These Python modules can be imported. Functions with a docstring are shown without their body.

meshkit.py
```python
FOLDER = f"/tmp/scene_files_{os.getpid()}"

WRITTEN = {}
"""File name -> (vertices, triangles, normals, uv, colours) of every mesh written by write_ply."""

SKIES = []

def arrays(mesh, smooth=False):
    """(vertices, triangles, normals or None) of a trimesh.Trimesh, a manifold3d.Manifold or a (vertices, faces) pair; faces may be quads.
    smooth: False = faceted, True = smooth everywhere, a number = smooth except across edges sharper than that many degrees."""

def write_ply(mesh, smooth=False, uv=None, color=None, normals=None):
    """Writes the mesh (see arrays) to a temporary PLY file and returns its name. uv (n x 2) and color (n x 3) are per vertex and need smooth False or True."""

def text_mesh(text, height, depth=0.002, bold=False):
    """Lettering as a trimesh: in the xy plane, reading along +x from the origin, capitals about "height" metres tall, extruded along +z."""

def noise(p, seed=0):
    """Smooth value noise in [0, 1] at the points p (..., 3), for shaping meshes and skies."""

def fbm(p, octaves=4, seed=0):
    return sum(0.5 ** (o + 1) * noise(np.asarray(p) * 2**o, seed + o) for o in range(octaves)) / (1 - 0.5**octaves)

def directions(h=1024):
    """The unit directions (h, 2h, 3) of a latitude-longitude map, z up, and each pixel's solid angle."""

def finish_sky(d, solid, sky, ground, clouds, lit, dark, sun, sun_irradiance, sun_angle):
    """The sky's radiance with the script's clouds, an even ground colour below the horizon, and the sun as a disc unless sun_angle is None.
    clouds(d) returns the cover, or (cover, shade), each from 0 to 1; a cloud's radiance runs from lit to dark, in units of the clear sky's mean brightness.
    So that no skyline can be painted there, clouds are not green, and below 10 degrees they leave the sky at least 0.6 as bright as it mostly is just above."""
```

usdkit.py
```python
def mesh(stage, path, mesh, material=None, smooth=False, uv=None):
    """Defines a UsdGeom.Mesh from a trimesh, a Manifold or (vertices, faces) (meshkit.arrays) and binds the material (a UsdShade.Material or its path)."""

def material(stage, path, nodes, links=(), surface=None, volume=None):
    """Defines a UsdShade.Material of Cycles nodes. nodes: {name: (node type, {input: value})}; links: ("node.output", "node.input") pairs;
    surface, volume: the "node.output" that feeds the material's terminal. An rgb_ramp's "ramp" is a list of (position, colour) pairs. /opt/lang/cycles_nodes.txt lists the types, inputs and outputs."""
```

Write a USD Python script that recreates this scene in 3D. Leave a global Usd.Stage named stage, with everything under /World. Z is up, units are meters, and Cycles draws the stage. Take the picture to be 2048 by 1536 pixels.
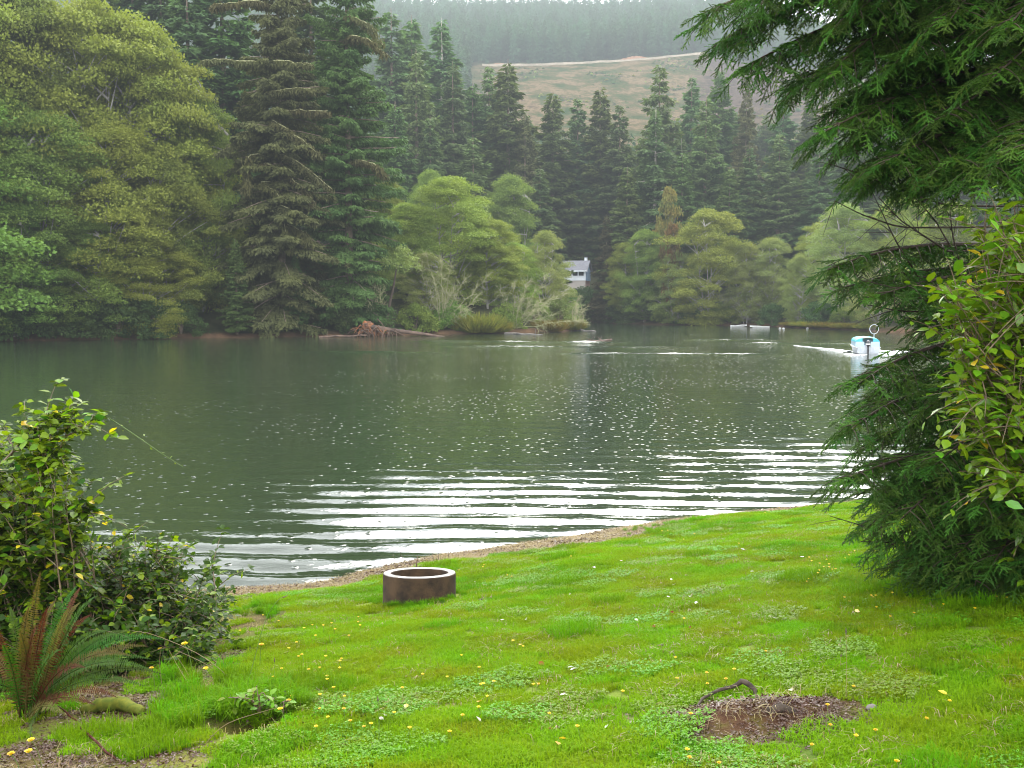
import math, random
import numpy as np
import trimesh, meshkit, usdkit
from pxr import Usd, UsdGeom, UsdLux, UsdShade, Gf, Sdf, Vt

stage = Usd.Stage.CreateInMemory()
UsdGeom.SetStageUpAxis(stage, 'Z')
UsdGeom.SetStageMetersPerUnit(stage, 1.0)
UsdGeom.Xform.Define(stage, '/World')

# ------------------------------------------------------------------ camera
CAM_Z, FPX, PITCH = 4.3, 1967.0, math.atan((768 - 610) / 1967.0)
cam = UsdGeom.Camera.Define(stage, '/World/camera')
cam.CreateHorizontalApertureAttr(36.0)
cam.CreateFocalLengthAttr(36.0 * FPX / 2048.0)
cam.CreateClippingRangeAttr(Gf.Vec2f(0.05, 5000))
cam.CreateExposureAttr(2.05)
cam.AddTranslateOp().Set(Gf.Vec3d(0, 0, CAM_Z))
cam.AddRotateXOp().Set(90 - math.degrees(PITCH))

# ------------------------------------------------------------------ sky and the hidden sun
SUN_EL, SUN_AZ = math.radians(38), math.radians(12)
dome = UsdLux.DomeLight.Define(stage, '/World/sky')
sky_mat = usdkit.material(stage, '/World/Looks/sky', {
    'st': ('sky_texture', {'sky_type': 'single_scattering', 'sun_disc': False, 'sun_elevation': SUN_EL, 'sun_rotation': SUN_AZ}),
    'tc': ('texture_coordinate', {}),
    'n': ('noise_texture', {'scale': 2.2, 'detail': 4.0, 'roughness': 0.5}),
    'r': ('rgb_ramp', {'ramp': [(0.25, (9.0, 9.3, 9.6)), (0.75, (13.0, 13.2, 13.3))]}),
    'm': ('mix', {'fac': 0.88}),
    'b': ('background_shader', {'strength': 0.1})},
    [('tc.generated', 'n.vector'), ('n.fac', 'r.fac'), ('st.color', 'm.color1'), ('r.color', 'm.color2'), ('m.color', 'b.color')],
    surface='b.background')
UsdShade.MaterialBindingAPI.Apply(dome.GetPrim()).Bind(sky_mat)
sun = UsdLux.DistantLight.Define(stage, '/World/sun')
sun.CreateIntensityAttr(0.4)
sun.CreateNormalizeAttr(True)
sun.CreateAngleAttr(40.0)
sun.CreateColorAttr(Gf.Vec3f(1.0, 0.96, 0.88))
sun.AddRotateZOp().Set(-math.degrees(SUN_AZ))
sun.AddRotateXOp().Set(-(90 - math.degrees(SUN_EL)))

# ------------------------------------------------------------------ helpers
used = {}
def numbered(parent, name):
    key = (parent, name)
    k = used.get(key, 0)
    used[key] = k + 1
    return name if k == 0 else '%s_%03d' % (name, k)

def tag(p, label=None, category=None, group=None, kind=None):
    p = p.GetPrim() if hasattr(p, 'GetPrim') else p
    for k, v in (('label', label), ('category', category), ('group', group), ('kind', kind)):
        if v:
            p.SetCustomDataByKey(k, v)
    return p

def ppath(parent):
    return '/World' if parent is None else str(parent if isinstance(parent, (str, Sdf.Path)) else parent.GetPath())

def thing(name, label, category, loc=(0, 0, 0), rz=0.0, group=None, scale=None, parent=None):
    x = UsdGeom.Xform.Define(stage, '/World/' + numbered('/World', name))
    x.AddTranslateOp().Set(Gf.Vec3d(*map(float, loc)))
    if rz:
        x.AddRotateZOp().Set(float(rz))
    if scale is not None:
        x.AddScaleOp().Set(Gf.Vec3f(*map(float, scale)))
    tag(x, label, category, group)
    return x

def obj(name, vf, mat, parent=None, smooth=False, primvars=None, label=None):
    path = ppath(parent) + '/' + numbered(ppath(parent), name)
    v, f = (vf.vertices, vf.faces) if hasattr(vf, 'vertices') else vf
    v, f = np.asarray(v, np.float32), np.asarray(f, np.int32)
    m = UsdGeom.Mesh.Define(stage, path)
    if smooth and smooth is not True:
        v, f, n = meshkit.arrays((v, f), smooth)
    elif smooth:
        v, f, n = meshkit.arrays((v, f), True)
    else:
        n = None
    m.CreatePointsAttr(Vt.Vec3fArray.FromNumpy(np.ascontiguousarray(v, np.float32)))
    m.CreateFaceVertexCountsAttr(Vt.IntArray.FromNumpy(np.full(len(f), f.shape[1], np.int32)))
    m.CreateFaceVertexIndicesAttr(Vt.IntArray.FromNumpy(np.ascontiguousarray(f, np.int32).ravel()))
    m.CreateSubdivisionSchemeAttr('none')
    if n is not None:
        m.CreateNormalsAttr(Vt.Vec3fArray.FromNumpy(np.ascontiguousarray(n, np.float32)))
        m.SetNormalsInterpolation('vertex')
    for k, a in (primvars or {}).items():
        UsdGeom.PrimvarsAPI(m).CreatePrimvar(k, Sdf.ValueTypeNames.FloatArray, 'vertex').Set(Vt.FloatArray.FromNumpy(np.asarray(a, np.float32)))
    if mat is not None:
        UsdShade.MaterialBindingAPI.Apply(m.GetPrim()).Bind(mat)
    if label:
        tag(m, label)
    return m

def struct(name, vf, mat, smooth=False, primvars=None, kind='structure'):
    return tag(obj(name, vf, mat, None, smooth, primvars), kind=kind)

class Bag:
    """collects vertices and triangles into one mesh"""
    def __init__(self):
        self.v, self.f, self.n = [], [], 0
    def add(self, vf):
        v, f = (vf.vertices, vf.faces) if hasattr(vf, 'vertices') else vf
        v, f = np.asarray(v, float), np.asarray(f, int)
        if f.shape[1] == 4:
            f = np.vstack([f[:, [0, 1, 2]], f[:, [0, 2, 3]]])
        self.v.append(v); self.f.append(f + self.n); self.n += len(v)
        return self
    def mesh(self):
        return np.vstack(self.v), np.vstack(self.f)

def nrm(a):
    return a / np.maximum(np.linalg.norm(a, axis=-1, keepdims=True), 1e-9)

def cards(c, t, n, L, W, shape=(0.45, 1.0)):
    """rhombic leaf faces: centre of base c, long axis t, face normal n, length L, width W"""
    t = nrm(t); s = nrm(np.cross(n, t))
    L = np.broadcast_to(np.asarray(L, float), (len(c),))[:, None]
    W = np.broadcast_to(np.asarray(W, float), (len(c),))[:, None]
    v = np.stack([c, c + t * L * shape[0] + s * W * .5, c + t * L, c + t * L * shape[0] - s * W * .5], 1).reshape(-1, 3)
    k = np.arange(len(c))[:, None] * 4
    return v, np.vstack([k + [0, 1, 2], k + [0, 2, 3]])

def tube(pts, r, sides=5, cap=True):
    p = np.asarray(pts, float)
    r = np.broadcast_to(np.asarray(r, float), (len(p),))
    t = nrm(np.gradient(p, axis=0))
    a = np.cross(t, np.where(np.abs(t[:, 2:]) < 0.9, [0, 0, 1.0], [1.0, 0, 0])); a = nrm(a)
    b = np.cross(t, a)
    ang = np.arange(sides) * 2 * np.pi / sides
    v = p[:, None] + r[:, None, None] * (np.cos(ang)[None, :, None] * a[:, None] + np.sin(ang)[None, :, None] * b[:, None])
    i, j = np.meshgrid(np.arange(len(p) - 1), np.arange(sides), indexing='ij')
    q = np.stack([i * sides + j, i * sides + (j + 1) % sides, (i + 1) * sides + (j + 1) % sides, (i + 1) * sides + j], -1).reshape(-1, 4)
    f = np.vstack([q[:, [0, 1, 2]], q[:, [0, 2, 3]]])
    v = v.reshape(-1, 3)
    if cap:
        m = len(v)
        v = np.vstack([v, p[:1], p[-1:]])
        e = (len(p) - 1) * sides
        f = np.vstack([f, [[m, (k + 1) % sides, k] for k in range(sides)], [[m + 1, e + k, e + (k + 1) % sides] for k in range(sides)]])
    return v, f

def bez(a, b, c, n=8):
    t = np.linspace(0, 1, n)[:, None]
    a, b, c = map(lambda x: np.asarray(x, float), (a, b, c))
    return (1 - t) ** 2 * a + 2 * t * (1 - t) * b + t * t * c

def box(x0, x1, y0, y1, z0, z1):
    m = trimesh.creation.box((x1 - x0, y1 - y0, z1 - z0)); m.apply_translation(((x0 + x1) / 2, (y0 + y1) / 2, (z0 + z1) / 2))
    return m.vertices, m.faces

def revolve(profile, n=64):
    """profile: (r, z) pairs of a closed loop"""
    p = np.asarray(profile, float); k = len(p)
    a = np.arange(n) * 2 * np.pi / n
    v = np.stack([np.cos(a)[:, None] * p[:, 0], np.sin(a)[:, None] * p[:, 0], np.broadcast_to(p[:, 1], (n, k))], -1).reshape(-1, 3)
    i, j = np.meshgrid(np.arange(n), np.arange(k), indexing='ij')
    q = np.stack([i * k + j, ((i + 1) % n) * k + j, ((i + 1) % n) * k + (j + 1) % k, i * k + (j + 1) % k], -1).reshape(-1, 4)
    return v, np.vstack([q[:, [0, 1, 2]], q[:, [0, 2, 3]]])

def ray(px, py):
    u, v = (px - 1024) / FPX, (768 - py) / FPX
    return np.array([u, math.cos(PITCH) + v * math.sin(PITCH), -math.sin(PITCH) + v * math.cos(PITCH)])

def at(px, py, Y):
    """the point at depth Y on the line of sight through a pixel of the photograph (used while laying the place out)"""
    d = ray(px, py)
    return d * (Y / d[1]) + np.array([0, 0, CAM_Z])

def on_water(px, py):
    d = ray(px, py)
    return d * (-CAM_Z / d[2]) + np.array([0, 0, CAM_Z])

def project(p):
    p = np.asarray(p, float) - np.array([0, 0, CAM_Z])
    f = np.array([0, math.cos(PITCH), -math.sin(PITCH)]); up = np.array([0, math.sin(PITCH), math.cos(PITCH)])
    d = p @ f
    return 1024 + FPX * p[..., 0] / d, 768 - FPX * (p @ up) / d, d

def smoothstep(a, b, x):
    t = np.clip((np.asarray(x, float) - a) / (b - a), 0, 1)
    return t * t * (3 - 2 * t)

def instancer(path, protos, pos, idx, scale, quat, label=None):
    """protos: prim paths; quat: (n,4) w,x,y,z"""
    pi = UsdGeom.PointInstancer.Define(stage, path)
    pi.CreatePositionsAttr(Vt.Vec3fArray.FromNumpy(np.ascontiguousarray(pos, np.float32)))
    pi.CreateProtoIndicesAttr(Vt.IntArray.FromNumpy(np.ascontiguousarray(idx, np.int32)))
    s = np.asarray(scale, float)
    if s.ndim == 1:
        s = np.repeat(s[:, None], 3, 1)
    pi.CreateScalesAttr(Vt.Vec3fArray.FromNumpy(np.ascontiguousarray(s, np.float32)))
    pi.CreateOrientationsAttr(Vt.QuathArray([Gf.Quath(float(q[0]), float(q[1]), float(q[2]), float(q[3])) for q in quat]))
    pi.CreatePrototypesRel().SetTargets([Sdf.Path(p) for p in protos])
    return pi

def quat_from_axes(X, Y, Z):
    """rotation matrices (columns X,Y,Z) to quaternions w,x,y,z"""
    from scipy.spatial.transform import Rotation
    q = Rotation.from_matrix(np.stack([X, Y, Z], -1)).as_quat()
    return q[:, [3, 0, 1, 2]]

def quat_z(a):
    a = np.asarray(a, float)
    return np.stack([np.cos(a / 2), 0 * a, 0 * a, np.sin(a / 2)], 1)

# ------------------------------------------------------------------ materials
def leaf_mat(name, rgb, hue=0.03, val=0.5, rough=0.45, trans=0.35, spec=0.4, tint=(1.25, 1.3, 0.6), noise=None, oval=0.35, second=None):
    """leaf: base colour varied by island, by object and in patches; lets light through"""
    nodes = {
        'g': ('geometry', {}), 'o': ('object_info', {}),
        'hr': ('map_range', {'from_min': 0, 'from_max': 1, 'to_min': 0.5 - hue, 'to_max': 0.5 + hue}),
        'vr': ('map_range', {'from_min': 0, 'from_max': 1, 'to_min': 1 - val / 2, 'to_max': 1 + val / 2}),
        'vo': ('map_range', {'from_min': 0, 'from_max': 1, 'to_min': 1 - oval / 2, 'to_max': 1 + oval / 2}),
        'vm': ('math', {'math_type': 'multiply'}),
        'c': ('color', {'value': rgb}),
        'h': ('hsv', {'saturation': 1.0, 'fac': 1.0}),
        'p': ('principled_bsdf', {'roughness': rough, 'specular_ior_level': spec}),
        'tm': ('mix', {'mix_type': 'multiply', 'fac': 1.0, 'color2': tint}),
        't': ('translucent_bsdf', {}),
        'x': ('mix_closure', {'fac': trans})}
    links = [('g.random_per_island', 'vr.value'), ('o.random', 'vo.value'), ('vr.result', 'vm.value1'), ('vo.result', 'vm.value2'),
             ('hr.result', 'h.hue'), ('vm.value', 'h.value'),
             ('h.color', 'p.base_color'), ('h.color', 'tm.color1'), ('tm.color', 't.color'), ('p.BSDF', 'x.closure1'), ('t.BSDF', 'x.closure2')]
    if noise:
        nodes['n'] = ('noise_texture', {'scale': noise, 'detail': 3.0})
        nodes['nm'] = ('map_range', {'from_min': 0.3, 'from_max': 0.7, 'to_min': 0, 'to_max': 1, 'clamp': True})
        nodes['mx'] = ('mix', {'color2': second or (rgb[0] * 1.6, rgb[1] * 1.2, rgb[2])})
        links += [('g.position', 'n.vector'), ('n.fac', 'nm.value'), ('nm.result', 'mx.fac'), ('c.color', 'mx.color1'), ('mx.color', 'h.color'), ('o.random', 'hr.value')]
    else:
        links += [('c.color', 'h.color'), ('o.random', 'hr.value')]
    return usdkit.material(stage, '/World/Looks/' + name, nodes, links, surface='x.closure')

def plain_mat(name, rgb, rgb2=None, scale=8.0, rough=0.7, spec=0.4, bump=0.0, bscale=None, detail=4.0, lo=0.35, hi=0.65, metallic=0.0, stretch=None, objspace=False):
    nodes = {'p': ('principled_bsdf', {'base_color': rgb, 'roughness': rough, 'specular_ior_level': spec, 'metallic': metallic})}
    links = []
    nodes['tc'] = ('texture_coordinate', {}) if objspace else ('geometry', {})
    src = 'tc.object' if objspace else 'tc.position'
    if stretch:
        nodes['mp'] = ('mapping', {'scale': stretch}); links += [(src, 'mp.vector')]; src = 'mp.vector'
    if rgb2 is not None:
        nodes['n'] = ('noise_texture', {'scale': scale, 'detail': detail, 'roughness': 0.6})
        nodes['r'] = ('rgb_ramp', {'ramp': [(lo, rgb), (hi, rgb2)]})
        links += [(src, 'n.vector'), ('n.fac', 'r.fac'), ('r.color', 'p.base_color')]
    if bump:
        nodes['bn'] = ('noise_texture', {'scale': bscale or scale * 3, 'detail': 4.0})
        nodes['b'] = ('bump', {'strength': 1.0, 'distance': bump})
        links += [(src, 'bn.vector'), ('bn.fac', 'b.height'), ('b.normal', 'p.normal')]
    return usdkit.material(stage, '/World/Looks/' + name, nodes, links, surface='p.BSDF')

M = {}
M['bark_grey'] = plain_mat('bark_grey', (0.12, 0.112, 0.095), (0.26, 0.245, 0.21), 1.5, 0.8, bump=0.02, bscale=6)
M['bark_brown'] = plain_mat('bark_brown', (0.07, 0.05, 0.035), (0.16, 0.12, 0.085), 1.5, 0.85, bump=0.02, bscale=6)
M['bark_dark'] = plain_mat('bark_dark', (0.018, 0.012, 0.008), (0.050, 0.036, 0.025), 14.0, 0.8, spec=0.2, bump=0.004, bscale=60)
M['bark_pale'] = plain_mat('bark_pale', (0.22, 0.19, 0.16), (0.36, 0.32, 0.28), 1.5, 0.8)
M['lichen'] = plain_mat('lichen', (0.15, 0.15, 0.065), (0.27, 0.265, 0.14), 2.0, 0.9, bump=0.02, bscale=8)
M['alder_bright'] = leaf_mat('alder_bright', (0.165, 0.235, 0.040), noise=0.25, second=(0.215, 0.270, 0.044), rough=0.7, spec=0.12)
M['alder_mid'] = leaf_mat('alder_mid', (0.115, 0.180, 0.036), noise=0.25, second=(0.170, 0.23, 0.040), rough=0.7, spec=0.12)
M['alder_sage'] = leaf_mat('alder_sage', (0.175, 0.225, 0.068), noise=0.25, second=(0.22, 0.255, 0.075), rough=0.7, spec=0.12)
M['understory'] = leaf_mat('understory', (0.045, 0.085, 0.028), noise=0.4, second=(0.07, 0.11, 0.03), rough=0.7, spec=0.12)
M['maple_orange'] = leaf_mat('maple_orange', (0.19, 0.115, 0.035), noise=0.4, second=(0.12, 0.13, 0.04), rough=0.7, spec=0.12)
M['sedge_gold'] = leaf_mat('sedge_gold', (0.20, 0.155, 0.030), noise=0.8, second=(0.12, 0.14, 0.03), rough=0.8, spec=0.1)
M['spruce_green'] = leaf_mat('spruce_green', (0.060, 0.102, 0.030), trans=0.22, noise=0.2, second=(0.092, 0.132, 0.034), rough=0.8, spec=0.08)
M['spruce_olive'] = leaf_mat('spruce_olive', (0.062, 0.062, 0.026), trans=0.15, noise=0.3, second=(0.088, 0.084, 0.030), rough=0.8, spec=0.08)
M['spruce_blue'] = leaf_mat('spruce_blue', (0.068, 0.118, 0.046), trans=0.22, noise=0.2, second=(0.095, 0.145, 0.048), rough=0.8, spec=0.08)
M['spruce_light'] = leaf_mat('spruce_light', (0.095, 0.158, 0.046), trans=0.2, noise=0.2, second=(0.09, 0.125, 0.045), rough=0.8, spec=0.08)
M['spruce_far'] = leaf_mat('spruce_far', (0.040, 0.078, 0.036), trans=0.1, oval=0.7, rough=0.8, spec=0.05)

# ------------------------------------------------------------------ terrain heights
NEAR_SHORE = np.array([(-200, -75), (-30, 0.5), (-9, 12.2), (-4.5, 14.6), (-3, 15.0), (-1.5, 16.5), (0.7, 17.8), (3.2, 19.5), (7.9, 21.5), (12.4, 23.6), (30, 31), (200, 70)], float)
FAR_SHORE = np.array([(-500, 40), (-130, 98), (-61.4, 118), (-46, 125), (-33, 131), (-22.5, 137), (-11.3, 144), (-1.8, 149), (4, 153), (10.7, 165), (11, 172), (4, 190), (1, 238), (17.4, 243), (32, 214), (49, 205), (58, 168), (61.4, 146.4), (68, 130.6), (110, 112), (500, 60)], float)

def signed(x, y, line):
    """distance to a polyline, positive on its left-hand side when walked from left to right"""
    p = np.stack([np.asarray(x, float), np.asarray(y, float)], -1)
    best, sg = np.full(p.shape[:-1], 1e9), np.zeros(p.shape[:-1])
    for a, b in zip(line[:-1], line[1:]):
        e = b - a
        t = np.clip(((p - a) @ e) / (e @ e), 0, 1)
        q = p - a - t[..., None] * e
        d = np.hypot(q[..., 0], q[..., 1])
        cr = e[0] * (p[..., 1] - a[1]) - e[1] * (p[..., 0] - a[0])
        up = d < best - 1e-6
        best = np.where(up, d, best); sg = np.where(up, np.sign(cr), sg)
    return best * sg

def near_d(x, y):
    return -signed(x, y, NEAR_SHORE)

def lawn_z(x, y):
    d = near_d(x, y)
    x, y = np.asarray(x, float), np.asarray(y, float)
    z = np.where(d < 0, np.maximum(0.25 * d, -1.5), np.where(d < 16, 0.183 * d, 0.183 * 16 + 0.03 * (np.minimum(d, 60) - 16)))
    P = np.stack([x, y, 0 * x], -1)
    z = z + np.clip(d, 0, 1) * ((meshkit.fbm(P * 0.45, 3, 3) - 0.5) * 0.16 + (meshkit.fbm(P * 2.2, 2, 5) - 0.5) * 0.04)
    # little mound of bare soil, and the hollow under the weeds
    z = z + 0.10 * np.exp(-(((x - 1.42) / 0.46) ** 2 + ((y - 5.56) / 0.24) ** 2))
    z = z - 0.22 * np.exp(-(((x + 1.66) / 0.22) ** 2 + ((y - 6.22) / 0.16) ** 2))
    return z

HILL_Y = [0, 100, 200, 250, 300, 400, 560, 750, 900, 1000, 1150, 1500]
HILL_Z = [8, 8, 14, 24, 34, 54, 106, 186, 282, 336, 362, 362]
def far_z(x, y):
    x, y = np.asarray(x, float), np.asarray(y, float)
    d = signed(x, y, FAR_SHORE)
    bank = 0.8 * (1 - np.exp(-np.maximum(d, 0) / 1.0)) + 0.36 * np.maximum(d - 3, 0)
    h = np.interp(y, HILL_Y, HILL_Z)
    u = x / np.maximum(y, 1)
    g = np.interp(u, [-0.6, 0.1, 0.19, 0.3, 0.39, 0.6], [1.05, 1.0, 0.93, 0.80, 0.70, 0.5])
    h = h * (1 - (1 - g) * smoothstep(600, 950, y))
    P = np.stack([x, y, 0 * x], -1)
    h = h * (1 + 0.10 * (meshkit.fbm(P / 90.0, 3, 11) - 0.5) * smoothstep(300, 500, y))
    z = np.minimum(bank, h) + (meshkit.fbm(P / 6.0, 2, 8) - 0.5) * np.clip(d / 6, 0, 1) * 1.0
    return np.where(d < 0, np.maximum(0.35 * d, -2.0), z)

def near_ground(px, py):
    d = ray(px, py)
    t = np.linspace(3, 40, 4000)
    p = d[None] * t[:, None] / d[1] + np.array([0, 0, CAM_Z])
    below = p[:, 2] - lawn_z(p[:, 0], p[:, 1]) < 0
    return p[np.argmax(below)] if below.any() else on_water(px, py)
# ================================================================== THE SETTING
def grid(xs, ys, zf):
    X, Y = np.meshgrid(xs, ys)
    Z = zf(X, Y)
    v = np.stack([X, Y, Z], -1).reshape(-1, 3)
    n, m = len(xs), len(ys)
    i, j = np.meshgrid(np.arange(m - 1), np.arange(n - 1), indexing='ij')
    q = np.stack([i * n + j, i * n + j + 1, (i + 1) * n + j + 1, (i + 1) * n + j], -1).reshape(-1, 4)
    return v, q

def spaced(*spans):
    return np.unique(np.concatenate([np.arange(a, b + 1e-6, s) for a, b, s in spans]).round(4))

# lawn: one sheet of soil and turf; its masks are where soil, moss or litter lie bare
gx = spaced((-220, -20, 20), (-20, -8, 1.0), (-8, 13, 0.1), (13, 30, 1.0), (30, 220, 19))
gy = spaced((-80, 0, 8), (0, 4, 0.5), (4, 25, 0.1), (25, 40, 1.0), (40, 80, 10))
lawn_v, lawn_f = grid(gx, gy, lawn_z)

def blob(x, y, cx, cy, rx, ry, ang=0.0):
    c, s = math.cos(ang), math.sin(ang)
    dx, dy = x - cx, y - cy
    a, b = (c * dx + s * dy) / rx, (-s * dx + c * dy) / ry
    return np.exp(-(a * a + b * b) ** 2)

def bare_mask(x, y):
    """how bare the ground is: soil patch, the corner under the fern, the shore strip and a few worn spots"""
    x, y = np.asarray(x, float), np.asarray(y, float)
    P = np.stack([x, y, 0 * x], -1)
    n = meshkit.fbm(P * 3.0, 3, 21) - 0.5
    d = near_d(x, y)
    w = np.interp(x, [-6, -4.5, -3.0, -1.9, -1.0, 0.2, 1.4, 2.6, 3.6, 5, 9], [1.8, 1.8, 1.3, 0.8, 1.0, 1.2, 1.9, 1.5, 0.8, 0.6, 0.6])
    strip = smoothstep(0.25, -0.15, d - w + n * 0.7)
    m = np.maximum(strip, 1.25 * blob(x, y, 1.42, 5.53, 0.60, 0.40))
    m = np.maximum(m, 0.85 * blob(x, y, 2.0, 5.62, 0.50, 0.20, 0.2))
    m = np.maximum(m, 0.9 * blob(x, y, -1.66, 6.22, 0.38, 0.26))
    m = np.maximum(m, 0.72 * blob(x, y, -2.75, 5.6, 1.0, 0.75, 0.3))
    m = np.maximum(m, 0.62 * blob(x, y, -3.3, 7.2, 1.2, 1.4))
    m = np.maximum(m, 0.7 * blob(x, y, -2.6, 8.4, 0.5, 0.35))
    m = np.maximum(m, 0.85 * blob(x, y, -2.95, 10.9, 0.45, 0.9))
    m = np.maximum(m, blob(x, y, 5.4, 9.6, 1.1, 0.9))
    m = np.maximum(m, 0.7 * blob(x, y, -0.36, 10.9, 0.28, 0.14))
    m = np.maximum(m, blob(x, y, -4.3, 10.0, 1.6, 2.2))
    return np.clip(m + n * 0.5 * (m > 0.08), 0, 1)

lx, ly = lawn_v[:, 0], lawn_v[:, 1]
strip_d = near_d(lx, ly)
M['lawn'] = usdkit.material(stage, '/World/Looks/lawn', {
    'g': ('geometry', {}), 'a': ('attribute', {'attribute': 'bare'}), 'w': ('attribute', {'attribute': 'litter'}),
    'n': ('noise_texture', {'scale': 9.0, 'detail': 6.0}), 'n2': ('noise_texture', {'scale': 60.0, 'detail': 4.0}), 'n3': ('noise_texture', {'scale': 1.3, 'detail': 3.0}),
    'turf': ('rgb_ramp', {'ramp': [(0.3, (0.055, 0.095, 0.010)), (0.55, (0.10, 0.14, 0.014)), (0.75, (0.15, 0.14, 0.025))]}),
    'soil': ('rgb_ramp', {'ramp': [(0.3, (0.022, 0.010, 0.005)), (0.52, (0.058, 0.028, 0.014)), (0.72, (0.066, 0.054, 0.012))]}),
    'lit': ('rgb_ramp', {'ramp': [(0.35, (0.09, 0.065, 0.045)), (0.65, (0.26, 0.20, 0.125))]}),
    'm1': ('mix', {}), 'm2': ('mix', {}),
    'b': ('bump', {'strength': 1.0, 'distance': 0.02}),
    'p': ('principled_bsdf', {'roughness': 0.85, 'specular_ior_level': 0.08})},
    [('g.position', 'n.vector'), ('g.position', 'n2.vector'), ('g.position', 'n3.vector'), ('n3.fac', 'turf.fac'), ('n.fac', 'soil.fac'), ('n2.fac', 'lit.fac'),
     ('soil.color', 'm1.color1'), ('lit.color', 'm1.color2'), ('w.fac', 'm1.fac'),
     ('turf.color', 'm2.color1'), ('m1.color', 'm2.color2'), ('a.fac', 'm2.fac'), ('m2.color', 'p.base_color'), ('n2.fac', 'b.height'), ('b.normal', 'p.normal')], surface='p.BSDF')
lawn = struct('lawn', (lawn_v, lawn_f), M['lawn'], smooth=True,
              primvars={'bare': bare_mask(lx, ly), 'litter': smoothstep(2.2, 1.0, strip_d) * smoothstep(-0.05, 0.15, strip_d)})

# hillside: far bank, forest slopes, clearcut and ridge in one sheet
hx = spaced((-900, -180, 24), (-180, -70, 5), (-70, 75, 1.6), (75, 180, 5), (180, 900, 24))
hy = spaced((40, 112, 8), (112, 176, 1.2), (176, 260, 2.0), (260, 420, 5), (420, 1500, 9))
hv, hf = grid(hx, hy, far_z)
def clearcut_mask(x, y):
    x, y = np.asarray(x, float), np.asarray(y, float)
    u = x / np.maximum(y, 1)
    px = 1024 + FPX * u
    P = np.stack([x / 30, y / 30, 0 * x], -1)
    n = meshkit.fbm(P, 3, 31) - 0.5
    top = np.interp(px, [900, 1000, 1200, 1400, 1600, 1800], [745, 752, 765, 780, 790, 790])
    left = smoothstep(-0.050, -0.025, u + n * 0.015)
    return left * smoothstep(4, -4, y - top - n * 12) * smoothstep(395, 420, y + n * 30)
cm = clearcut_mask(hv[:, 0], hv[:, 1])
hd = signed(hv[:, 0], hv[:, 1], FAR_SHORE)
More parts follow.
